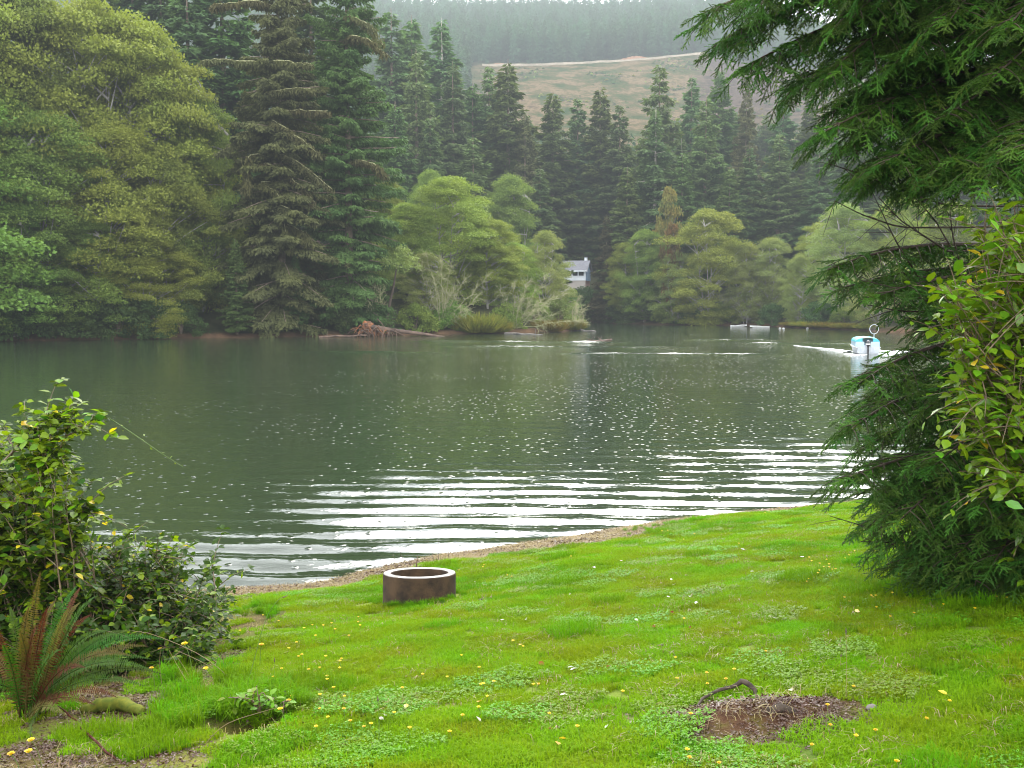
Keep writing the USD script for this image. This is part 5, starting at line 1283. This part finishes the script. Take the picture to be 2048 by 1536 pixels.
# ================================================================== NEAR PLANTS
M['bramble'] = leaf_mat('bramble', (0.034, 0.084, 0.005), hue=.03, val=.8, rough=.5, trans=.42, spec=.20, tint=(1.7, 1.6, .5))
M['bramble_light'] = leaf_mat('bramble_light', (0.145, 0.260, 0.008), hue=.03, val=.7, rough=.45, trans=.48, spec=.25, tint=(1.6, 1.5, .5))
M['leaf_gold'] = leaf_mat('leaf_gold', (0.55, 0.40, 0.02), hue=.02, val=.5, rough=.35, trans=.45, tint=(1.2, 1.1, .4))
M['shrub_leaf'] = leaf_mat('shrub_leaf', (0.110, 0.235, 0.010), hue=.03, val=.8, rough=.25, trans=.40, spec=.55, tint=(1.6, 1.5, .5))
M['cane'] = plain_mat('cane', (0.06, 0.04, 0.025), (0.13, 0.09, 0.05), 20, .6)

def place_leaves(bv, p, t, n, s):
    """copies of one leaf: base p, axis t, face normal n, size s -> (k, verts, 3)"""
    t = nrm(t); b = nrm(np.cross(n, t)); n = np.cross(t, b)
    return p[:, None] + s[:, None, None] * (bv[None, :, 0:1] * t[:, None] + bv[None, :, 1:2] * b[:, None] + bv[None, :, 2:3] * n[:, None])

def front_most(c, sizes, limit=300, cell=9):
    """which leaves show largest to the photographer: nearest in their cell of the picture"""
    px, py, d = project(c)
    ok = (px > 0) & (px < 2048) & (py > 0) & (py < 1536)
    best = {}
    for i in np.nonzero(ok)[0]:
        key = (int(px[i] // cell), int(py[i] // cell))
        if key not in best or d[i] < d[best[key]]:
            best[key] = i
    ids = np.array(sorted(best.values(), key=lambda i: -sizes[i] / d[i]))[:limit]
    return ids

def leafy_bush(name, label, cat, bases, tips, seed, leaf_L, leaf_W, tri, mats, mat_p, twigs=4, nodes=9, arch=.25, jitter=0.0, leaf_lim=300, twig_len=.45, s_leaf=.35):
    rr = np.random.default_rng(seed)
    b0 = bases.mean(0)
    t = thing(name, label, cat, b0)
    LP_, LT, LN = [], [], []
    extra = Bag()
    for k, e in enumerate(tips):
        a = bases[rr.integers(0, len(bases))] if len(bases) != len(tips) else bases[k]
        L = np.linalg.norm(e - a)
        mid = a * .45 + e * .55 + [0, 0, L * arch] + rr.normal(size=3) * .08 * L
        P = bez(a, mid, e, 12)
        bag = Bag().add(tube(P, np.linspace(.011, .003, 12), 5))
        lines = [(P, s_leaf)]
        for _ in range(twigs):
            i = rr.integers(4, 11); d = nrm(nrm(P[i] - P[i - 1]) * .7 + rr.normal(size=3) * .75)
            l2 = twig_len * rr.uniform(.4, 1.1)
            Q = bez(P[i], P[i] + d * l2 * .5 + [0, 0, .05], P[i] + d * l2 + [0, 0, -.04], 8)
            bag.add(tube(Q, np.linspace(.005, .002, 8), 4)); lines.append((Q, .1))
        if k < 60:
            obj('cane', (bag.mesh()[0] - b0, bag.mesh()[1]), M['cane'], t, smooth=True)
        else:
            extra.add(bag.mesh())
        for Q, s0 in lines:
            m = nodes if len(Q) > 8 else max(4, nodes * 2 // 3)
            u = np.linspace(s0, 1, m) * (len(Q) - 1); i0 = np.minimum(u.astype(int), len(Q) - 2)
            c = Q[i0] * (1 - (u - i0))[:, None] + Q[i0 + 1] * (u - i0)[:, None]
            tan = nrm(Q[i0 + 1] - Q[i0]); sd = nrm(np.cross(tan, [0, 0, 1.0]) + 1e-6)
            alt = np.where(np.arange(m) % 2 == 0, 1, -1)[:, None]
            dirs = nrm(sd * alt * .9 + tan * .5 + rr.normal(size=(m, 3)) * .35 + [0, 0, -.1])
            nn = nrm(rr.normal(size=(m, 3)) * .38 + [0, 0, 1])
            LP_.append(c + dirs * .02); LT.append(dirs); LN.append(nn)
            if tri:
                for sg in (-1, 1):
                    s2 = nrm(np.cross(nn, dirs)); LP_.append(c + dirs * .02); LT.append(nrm(dirs * .35 + sg * s2 + rr.normal(size=(m, 3)) * .15)); LN.append(nrm(nn + rr.normal(size=(m, 3)) * .2))
    if extra.v:
        tag(obj('thin_canes', (extra.mesh()[0] - b0, extra.mesh()[1]), M['cane'], t, smooth=True), kind='stuff')
    p, tt, nn = map(np.vstack, (LP_, LT, LN))
    n = len(p); s = rr.uniform(.55, 1.25, n)
    bv, bf = blade_leaf(leaf_L, leaf_W)
    V = place_leaves(bv, p, tt, nn, s) - b0
    mi = rr.choice(len(mats), n, p=mat_p)
    ids = front_most(V.mean(1) + b0, s, leaf_lim)
    single = np.zeros(n, bool); single[ids] = True
    for i in ids:
        obj('leaf', (V[i], bf), mats[mi[i]], t, smooth=True)
    for k in range(len(mats)):
        sel = np.nonzero(~single & (mi == k))[0]
        if len(sel):
            f = (np.arange(len(sel))[:, None, None] * len(bv) + bf[None]).reshape(-1, 3)
            tag(obj('foliage', (V[sel].reshape(-1, 3), f), mats[k], t), kind='stuff')
    return t

def inside(poly, q):
    x, y = q; c = False; n = len(poly)
    for i in range(n):
        x1, y1 = poly[i]; x2, y2 = poly[i - 1]
        if (y1 > y) != (y2 > y) and x < (x2 - x1) * (y - y1) / (y2 - y1) + x1: c = not c
    return c
def sample_poly(poly, n, rr):
    p = np.array(poly, float); lo, hi = p.min(0), p.max(0); out = []
    while len(out) < n:
        q = rr.uniform(lo, hi)
        if inside(poly, q): out.append(q)
    return np.array(out)

rr = np.random.default_rng(301)
# low thicket of glossy leaves left of the lawn
poly = [(-140, 1030), (60, 1020), (120, 1030), (190, 1080), (260, 1062), (330, 1085), (400, 1105), (425, 1130), (428, 1190), (420, 1270), (380, 1320), (250, 1330), (100, 1290), (-140, 1260)]
pts = sample_poly(poly, 210, rr)
tips = np.array([at(x, y, rr.uniform(8.2, 10.2)) for x, y in pts])
gb = np.array([[np.interp(x, [-140, 430], [-4.6, -2.95]) + rr.normal() * .15, rr.uniform(8.6, 10.0), 0] for x, y in pts]); gb[:, 2] = lawn_z(gb[:, 0], gb[:, 1])
low = sample_poly([(-140, 1240), (100, 1270), (400, 1280), (415, 1330), (300, 1352), (100, 1345), (-140, 1330)], 60, rr)
lt = np.array([at(x, y, rr.uniform(7.9, 8.5)) for x, y in low]); lb = lt + rr.normal(size=(60, 3)) * [.15, .1, 0] + [0, .35, 0]; lb[:, 2] = lawn_z(lb[:, 0], lb[:, 1])
lt[:, 2] = np.maximum(lt[:, 2], lawn_z(lt[:, 0], lt[:, 1]) + .06)
tips = np.vstack([tips, lt]); gb = np.vstack([gb, lb])
leafy_bush('thicket', 'low dark thicket of glossy leaves on the left between the fern and the water', 'bush', gb, tips, 302, .066, .048, True, [M['bramble'], M['bramble_light'], M['leaf_gold']], [.72, .27, .01], arch=.08, twigs=7, nodes=10)
# tall bramble over it at the frame edge
poly = [(-160, 870), (0, 850), (60, 845), (110, 860), (140, 900), (135, 960), (125, 1010), (80, 1060), (-160, 1080)]
pts = sample_poly(poly, 56, rr)
tips = np.array([at(x, y, rr.uniform(7.8, 9.2)) for x, y in pts])
tips = np.vstack([tips, [at(x, y, Yq) for x, y, Yq in ((205, 828, 8.2), (150, 822, 8.3), (100, 830, 8.4), (180, 1020, 8.6), (135, 905, 8.1), (60, 845, 8.3), (90, 915, 8.0))]])
gb = np.stack([np.full(len(tips), -4.1) + rr.normal(size=len(tips)) * .25, np.full(len(tips), 8.6) + rr.normal(size=len(tips)) * .3, 0 * tips[:, 0]], 1); gb[:, 2] = lawn_z(gb[:, 0], gb[:, 1])
gb[-7:] = [at(x, y, 8.4) for x, y in ((60, 900), (40, 900), (20, 920), (100, 1060), (70, 980), (0, 930), (30, 1000))]
leafy_bush('bramble', 'tall bramble with sunlit arching canes at the left edge above the thicket', 'bush', gb, tips, 303, .085, .062, True, [M['bramble'], M['bramble_light'], M['leaf_gold']], [.40, .585, .015], arch=.12, twigs=5, nodes=11)
# a thin trailing shoot reaching out over the water
c0 = at(205, 828, 8.2); t = thing('trailing_shoot', 'thin trailing bramble shoot hanging out over the water from the arching cane', 'shoot', c0)
P = np.array([at(x, y, 8.2) for x, y in ((205, 828), (240, 850), (285, 880), (320, 905), (365, 933))]) - c0
obj('cane', tube(P, np.linspace(.004, .0015, 5), 5), M['stem'], t, smooth=True)
bv, bf = blade_leaf(.035, .018)
for k, (x, y) in enumerate(((240, 850), (258, 845), (245, 862), (285, 880), (288, 868), (300, 895), (322, 905), (340, 916), (365, 932), (352, 928))):
    V = place_leaves(bv, np.array([at(x, y, 8.2) - c0]), nrm(rr.normal(size=(1, 3)) + [[.6, 0, .3]]), nrm(rr.normal(size=(1, 3)) + [[0, -.6, 1]]), np.array([rr.uniform(.6, 1)]))
    obj('leaf', (V[0], bf), M['bramble_light'], t, smooth=True)

# broad-leaved shrub growing through the spruce at the right edge
poly = [(1965, 395), (2010, 370), (2120, 360), (2120, 1000), (2010, 990), (1950, 900), (1930, 840), (1900, 800), (1880, 740), (1855, 690), (1870, 620), (1870, 560), (1915, 520), (1940, 460)]
pts = sample_poly(poly, 170, rr)
tips = np.array([at(x, y, rr.uniform(6.9, 8.0)) for x, y in pts])
gb = np.stack([np.full(len(tips), 5.2) + rr.normal(size=len(tips)) * .2, np.full(len(tips), 8.2) + rr.normal(size=len(tips)) * .2, 0 * tips[:, 0]], 1); gb[:, 2] = lawn_z(gb[:, 0], gb[:, 1])
leafy_bush('broadleaf_shrub', 'broad-leaved shrub with glossy bright leaves growing through the spruce at the right edge', 'bush', gb, tips, 304, .115, .068, False, [M['shrub_leaf'], M['bramble_light'], M['leaf_gold']], [.66, .325, .015], arch=.05, twigs=6, nodes=10, twig_len=.55, s_leaf=.72)

# weed over the hollow
poly = [(470, 1375), (520, 1368), (590, 1385), (600, 1410), (540, 1405), (480, 1420), (455, 1440), (450, 1400)]
pts = sample_poly(poly, 26, rr)
hb = near_ground(520, 1425)
tips = np.array([at(x, y, hb[1] + rr.uniform(-.2, .25)) for x, y in pts])
leafy_bush('broadleaf_weed', 'low broad-leaved weed hanging over the dark hollow in the lower left lawn', 'weed', np.array([hb + [rr.normal() * .08, rr.normal() * .05, -.03] for _ in pts]), tips, 305, .055, .042, False, [M['clover'], M['bramble_light']], [.7, .3], arch=.25, twigs=1, nodes=5, leaf_lim=90, twig_len=.1)
# small plant at the water's edge
sb = near_ground(1122, 1066)
leafy_bush('shore_plant', 'small leafy plant standing at the water edge above the strip of litter', 'weed', np.array([sb] * 4), np.array([at(1117, 1046, sb[1]), at(1127, 1056, sb[1]), at(1112, 1058, sb[1]), at(1133, 1060, sb[1])]), 306, .06, .03, False, [M['grass']], [1.0], twigs=0, nodes=5, leaf_lim=20)

# sword fern
fc = near_ground(60, 1436)
fern = thing('sword_fern', 'sword fern with green and rust-red dead fronds at the lower left corner', 'fern', fc)
def frond(tip, rise, mat, label=None, seed=0, wide=.068):
    q = np.random.default_rng(seed)
    a = q.normal(size=3) * [.04, .04, .01]
    mid = a * .55 + tip * .45 + [0, 0, rise * 1.25]
    P = bez(a, mid, tip, 26)
    b = Bag().add(tube(P, np.linspace(.006, .0015, 26), 4))
    L = np.linalg.norm(np.diff(P, axis=0), axis=1).sum(); n = int(L / .0195)
    u = np.linspace(.10, 1, n) * 25; i0 = np.minimum(u.astype(int), 24)
    c = P[i0] * (1 - (u - i0))[:, None] + P[i0 + 1] * (u - i0)[:, None]; tan = nrm(P[i0 + 1] - P[i0])
    sd = nrm(np.cross(tan, nrm(np.array([q.normal() * .25, -.75, .65])))); up = np.cross(sd, tan)
    w = wide * np.minimum(1, (u / 25) * 5 + .2) * np.clip(1.04 - (u / 25) ** 2.2, 0.05, 1)
    for sg in (-1, 1):
        d = nrm(sd * sg + tan * .28 + up * .12 + q.normal(size=(n, 3)) * .08)
        b.add(cards(c, d, nrm(up + q.normal(size=(n, 3)) * .15), w * q.uniform(.85, 1.1, n), .0125, (.3, 1)))
    obj('frond', b.mesh(), mat, fern, label=label)
FR = [((58, 1215), -.15, .25, 'o'), ((112, 1200), .15, .25, 'o'), ((95, 1215), -.1, .2, 'r'), ((160, 1205), .3, .25, 'o'), ((182, 1230), .1, .25, 'r'), ((215, 1262), -.1, .28, 'g'), ((262, 1262), .2, .3, 'g'), ((262, 1312), -.2, .3, 'o'), ((300, 1318), .0, .32, 'g'), ((290, 1372), -.35, .25, 'g'), ((235, 1395), -.35, .2, 'r'),
      ((20, 1215), .1, .25, 'g'), ((-30, 1235), -.1, .25, 'r'), ((-80, 1270), .1, .25, 'o'), ((75, 1250), -.3, .2, 'r'), ((40, 1262), -.35, .2, 'o'), ((120, 1300), -.4, .2, 'g'), ((170, 1335), -.4, .22, 'r'), ((5, 1290), -.4, .2, 'g'), ((190, 1410), -.5, .15, 'r'), ((130, 1430), -.55, .15, 'o'), ((-60, 1380), -.3, .2, 'g'), ((110, 1260), .3, .3, 'g'), ((205, 1290), .35, .3, 'g'), ((-20, 1320), .2, .3, 'r'), ((60, 1475), -.6, .12, 'g'), ((330, 1350), .25, .28, 'g')]
qf = np.random.default_rng(55)
FR += [((x + qf.normal() * 28, y + qf.normal() * 24), dy + qf.normal() * .12, rise * qf.uniform(.8, 1.2), 'g' if qf.random() < .4 else ('r' if qf.random() < .5 else 'o')) for (x, y), dy, rise, mt in FR[:9]]
for k, ((x, y), dy, rise, mt) in enumerate(FR):
    frond(at(x, y, fc[1] + dy) - fc, rise, M[{'g': 'fern_green', 'o': 'fern_olive', 'r': 'fern_rust'}[mt]], {'g': None, 'o': 'yellowing frond', 'r': 'rust-red dead frond'}[mt], 400 + k)

# ------------------------------------------------------------------ the near spruce
M['needles'] = leaf_mat('needles', (0.036, 0.090, 0.009), hue=.025, val=.5, rough=.5, trans=.22, spec=.18, oval=.7, tint=(1.5, 1.5, .5))
M['needles_tip'] = leaf_mat('needles_tip', (0.080, 0.170, 0.020), hue=.025, val=.5, rough=.5, trans=.25, spec=.2, oval=.6, tint=(1.4, 1.5, .6))
TX, TY = 5.75, 10.3
tz = float(lawn_z(TX, TY))
spruce = thing('near_spruce', 'dark green spruce with drooping boughs filling the right side of the photo', 'tree', (TX, TY, tz))
T0 = np.array([TX, TY, tz])
obj('trunk', tube([(0, 0, -.3), (0, 0, .2), (.03, 0, 4), (0, .05, 9), (0, 0, 15)], [.30, .24, .20, .13, .02], 14), M['bark_dark'], spruce, smooth=True)
def spray_mesh(seed, L, n_side, nl, w, nn_per):
    """a flat twig spray: axis and side shoots, all set with needles"""
    q = np.random.default_rng(seed)
    axes = [(np.zeros(3), np.array([1.0, 0, -.12]), L)]
    for k in range(n_side):
        s = .08 + .86 * k / n_side
        d = nrm(np.array([.72, (1 if k % 2 else -1) * .75, -.18]) + q.normal(size=3) * .18)
        axes.append((np.array([s * L, 0, -.12 * s * L]), d, L * (.50 - .30 * s) * q.uniform(.8, 1.2)))
    b = Bag()
    for a, d, l in axes:
        n = max(8, int(nn_per * l / L * 1.5))
        s = np.linspace(.03, 1, n); P = a + d * (s * l)[:, None] + np.array([0, 0, -.12]) * (l * s ** 2)[:, None] * .5
        y = nrm(np.cross([0, 0, 1.0], d)); z = np.cross(d, y)
        ang = np.arange(n) * 2.39996 + q.normal(size=n) * .3
        rad = y * np.cos(ang)[:, None] + z * (np.sin(ang) * .8 + .2)[:, None]
        dd = nrm(rad * (1.0 - .5 * s[:, None]) + d * (.7 + .6 * s[:, None]) + q.normal(size=(n, 3)) * .12)
        b.add(cards(P, dd, nrm(np.cross(dd, np.cross(dd, d)) + q.normal(size=(n, 3)) * .35), nl * q.uniform(.75, 1.15, n), w, (.5, 1)))
        b.add(tube([a, a + d * l * .5, a + d * l], [.0030, .0022, .001], 4, False))
    return b.mesh()
# the shoot forms live with the first bough's needles
SH = []
def bough(tip, base_z, seed, sag=.12, width=.42, light=.25, tipup=0.0, dens=1.0, bare_to=.22):
    q = np.random.default_rng(seed)
    S = np.array([0.0, 0.0, base_z - tz]); S[:2] = 0
    E = tip - T0
    L = np.linalg.norm(E - S)
    mid = S * .42 + E * .58 + [0, 0, L * sag] + q.normal(size=3) * .05 * L
    P = bez(S, mid, E, 16); tanE = nrm(P[-1] - P[-2])
    bag = Bag().add(tube(P, np.linspace(.010 + .011 * L, .004, 16), 7))
    pos, dx = [], []
    def along(Q, s0, gap, spread):
        seg = np.linalg.norm(np.diff(Q, axis=0), axis=1).sum(); m = max(2, int(seg * (1 - s0) / gap))
        u = np.linspace(s0, 1, m) * (len(Q) - 1); i0 = np.minimum(u.astype(int), len(Q) - 2)
        c = Q[i0] * (1 - (u - i0))[:, None] + Q[i0 + 1] * (u - i0)[:, None]; tan = nrm(Q[i0 + 1] - Q[i0])
        sd = nrm(np.cross(tan, [0, 0, 1.0]) + 1e-6)
        alt = np.where(np.arange(m) % 2 == 0, 1, -1)[:, None]
        d = nrm(tan * .75 + sd * alt * spread + np.array([0, 0, -.16]) + q.normal(size=(m, 3)) * [.22, .22, .20])
        d[-1] = tan[-1]
        pos.append(c); dx.append(d)
    along(P, .30, .055, .8)
    n2 = max(6, int(L * 8.5 * dens))
    for k in range(n2):
        s = bare_to + (0.97 - bare_to) * (k + q.random()) / n2
        u = s * 15; i = min(int(u), 14); c = P[i] * (1 - (u - i)) + P[i + 1] * (u - i); tan = nrm(P[i + 1] - P[i])
        sd = nrm(np.cross(tan, [0, 0, 1.0])) * (1 if k % 2 else -1)
        l2 = min(1.0, width * L * (1 - s) ** .75 * .9 + .14) * q.uniform(.65, 1.15)
        d = nrm(tan * .75 + sd * .85 + [0, 0, -.12] + q.normal(size=3) * .15)
        Q = bez(c, c + d * l2 * .55 + [0, 0, .02], c + d * l2 + [0, 0, -.20 * l2], 7)
        bag.add(tube(Q, np.linspace(.006, .0025, 7), 4, False))
        along(Q, .05, .060, .75)
    part = obj('bough', bag.mesh(), M['bark_dark'], spruce, smooth=True)
    pos, dx = np.vstack(pos), np.vstack(dx)
    m = len(pos)
    up = np.array([0, 0, 1.0]) + q.normal(size=(m, 3)) * .3
    Y = nrm(np.cross(up, dx)); Z = np.cross(dx, Y)
    path = str(part.GetPath()) + '/needles'
    pi = UsdGeom.PointInstancer.Define(stage, path)
    if not SH:
        for k, (sd_, L_, n_, mt) in enumerate(((1, .22, 6, 'needles'), (2, .17, 5, 'needles'), (3, .26, 7, 'needles'), (4, .20, 6, 'needles_tip'))):
            SH.append(obj('needle_spray', spray_mesh(sd_, L_, n_, .019, .0040, 84), M[mt], path).GetPath())
    idx = np.where(q.random(m) < light, 3, q.integers(0, 3, m))
    instancer(path, SH, pos, idx, q.uniform(.7, 1.15, m), quat_from_axes(dx, Y, Z))
    tag(pi, kind='stuff')
    return m
BZ = lambda py: at(2130, py, TY)[2]
BOUGHS = [ # tip px, py, depth, py where it leaves the trunk, sag, width
 (1395, 32, 8.7, -150, .10, .34), (1425, 95, 9.3, -120, .12, .30), (1478, 140, 9.0, -60, .12, .34), (1560, 178, 9.8, -20, .12, .40), (1640, 165, 8.4, 0, .12, .42), (1500, -20, 9.6, -200, .10, .35), (1600, -60, 8.4, -260, .1, .4), (1700, 40, 8.2, -100, .1, .4),
 (1645, 236, 9.3, 70, .12, .34), (1662, 205, 10.6, 60, .12, .36), (1640, 268, 8.2, 110, .12, .30), (1690, 300, 9.0, 150, .12, .34), (1712, 340, 9.6, 190, .10, .34), (1735, 372, 8.7, 200, .12, .30), (1790, 385, 9.9, 260, .1, .36), (1760, 330, 8.0, 190, .1, .36), (1850, 370, 8.6, 240, .1, .36),
 (1655, 540, 8.9, 520, .05, .22), (1690, 575, 9.5, 540, .06, .22), (1760, 590, 8.5, 550, .06, .22), (1830, 610, 9.8, 575, .06, .24), (1835, 640, 9.0, 600, .06, .22), (1880, 700, 9.8, 640, .06, .2), (1900, 600, 8.8, 560, .06, .24),
 (1716, 768, 8.7, 690, .10, .30), (1735, 800, 9.5, 720, .1, .30), (1692, 868, 8.6, 800, .10, .32), (1712, 905, 9.4, 830, .1, .32), (1690, 958, 8.3, 880, .12, .32), (1745, 985, 9.2, 900, .1, .34), (1740, 1050, 8.7, 920, .12, .34), (1785, 1100, 9.2, 960, .12, .34),
 (1800, 1040, 8.0, 900, .12, .36), (1840, 1130, 8.6, 980, .14, .34), (1850, 820, 8.2, 740, .1, .34), (1870, 930, 8.0, 820, .1, .36), (1905, 1120, 8.0, 960, .14, .34), (1985, 1130, 7.7, 960, .14, .34), (2030, 1050, 7.4, 880, .12, .36), (1960, 1010, 7.6, 860, .1, .34), (2080, 1120, 7.6, 950, .12, .34), (1870, 1165, 8.5, 1030, .12, .36), (1950, 1172, 8.0, 1030, .12, .36), (2030, 1180, 7.8, 1030, .12, .36), (1790, 1140, 9.0, 1010, .12, .36),
 (1985, 155, 7.6, 60, .06, .30), (1880, 240, 7.9, 120, .1, .36), (1910, 320, 7.6, 200, .1, .34), (1975, 360, 7.4, 240, .1, .34), (2050, 300, 7.2, 180, .1, .36), (1820, 100, 8.0, -60, .1, .42), (1900, 40, 7.7, -120, .1, .42), (2010, 60, 7.4, -100, .1, .42), (1750, -40, 7.9, -220, .1, .42), (1900, -80, 7.6, -280, .1, .42), (2060, -60, 7.4, -260, .1, .42),
 (1800, 150, 9.8, 10, .1, .42), (1880, 200, 9.6, 60, .1, .42), (1960, 100, 9.3, -20, .1, .45), (1850, 20, 9.6, -120, .1, .45), (1960, 250, 9.0, 140, .1, .45), (2000, 850, 9.0, 740, .1, .4), (2020, 700, 9.2, 600, .1, .4), (2040, 520, 9.0, 420, .1, .4)]
tot = 0
for k, (px, py, Y_, by, sag, wd) in enumerate(BOUGHS):
    tot += bough(at(px, py, Y_), BZ(by), 500 + k, sag, wd, light=.45 if Y_ < 7.8 else .22)
rr = np.random.default_rng(333)
for k in range(34):                                          # the sides of the tree turned away and to the right
    a = rr.uniform(-.6, 1.9); h = rr.uniform(.9, 8.5); Lb = rr.uniform(1.6, 2.9) * (1 - h / 16)
    tip = T0 + [math.cos(a) * Lb, math.sin(a) * Lb, h - .35 * Lb]
    tot += bough(tip, tz + h, 600 + k, .14, .40, dens=.8)
for k, pts in enumerate([((1900, 505), (1845, 470), (1800, 440), (1757, 395)), ((1905, 500), (1870, 440), (1830, 395)), ((1880, 455), (1800, 455), (1725, 430), (1670, 402)), ((1840, 560), (1790, 480), (1752, 400)), ((1920, 530), (1905, 470), (1900, 420)), ((1900, 412), (1860, 400), (1840, 395)),
                          ((1760, 345), (1712, 345), (1660, 328)), ((1900, 620), (1850, 600), (1790, 575), (1720, 560)), ((1880, 625), (1800, 622), (1735, 610)), ((1800, 1090), (1760, 1065), (1720, 1050), (1660, 1032)), ((1815, 1110), (1780, 1085), (1722, 1083)), ((1910, 755), (1905, 730), (1900, 690))]):
    P = np.array([at(x, y, 9.3 - .25 * i) for i, (x, y) in enumerate(pts)]) - T0
    P = np.vstack([[0.0, 0, P[0, 2] + .1], P]) if k < 10 else P
    u = np.linspace(0, len(P) - 1, 12); Q = np.stack([np.interp(u, np.arange(len(P)), P[:, j]) for j in range(3)], 1)
    b = Bag().add(tube(Q, np.linspace(.012, .003, 12), 5)); q = np.random.default_rng(700 + k)
    for _ in range(9):
        i = q.integers(5, 12); d = nrm(nrm(Q[i] - Q[i - 1]) + q.normal(size=3) * .5); b.add(tube(bez(Q[i], Q[i] + d * .12, Q[i] + d * q.uniform(.15, .35) + [0, 0, -.03], 4), [.003, .0025, .002, .001], 4))
    obj('dead_branch', b.mesh(), M['bark_dark'], spruce, smooth=True)
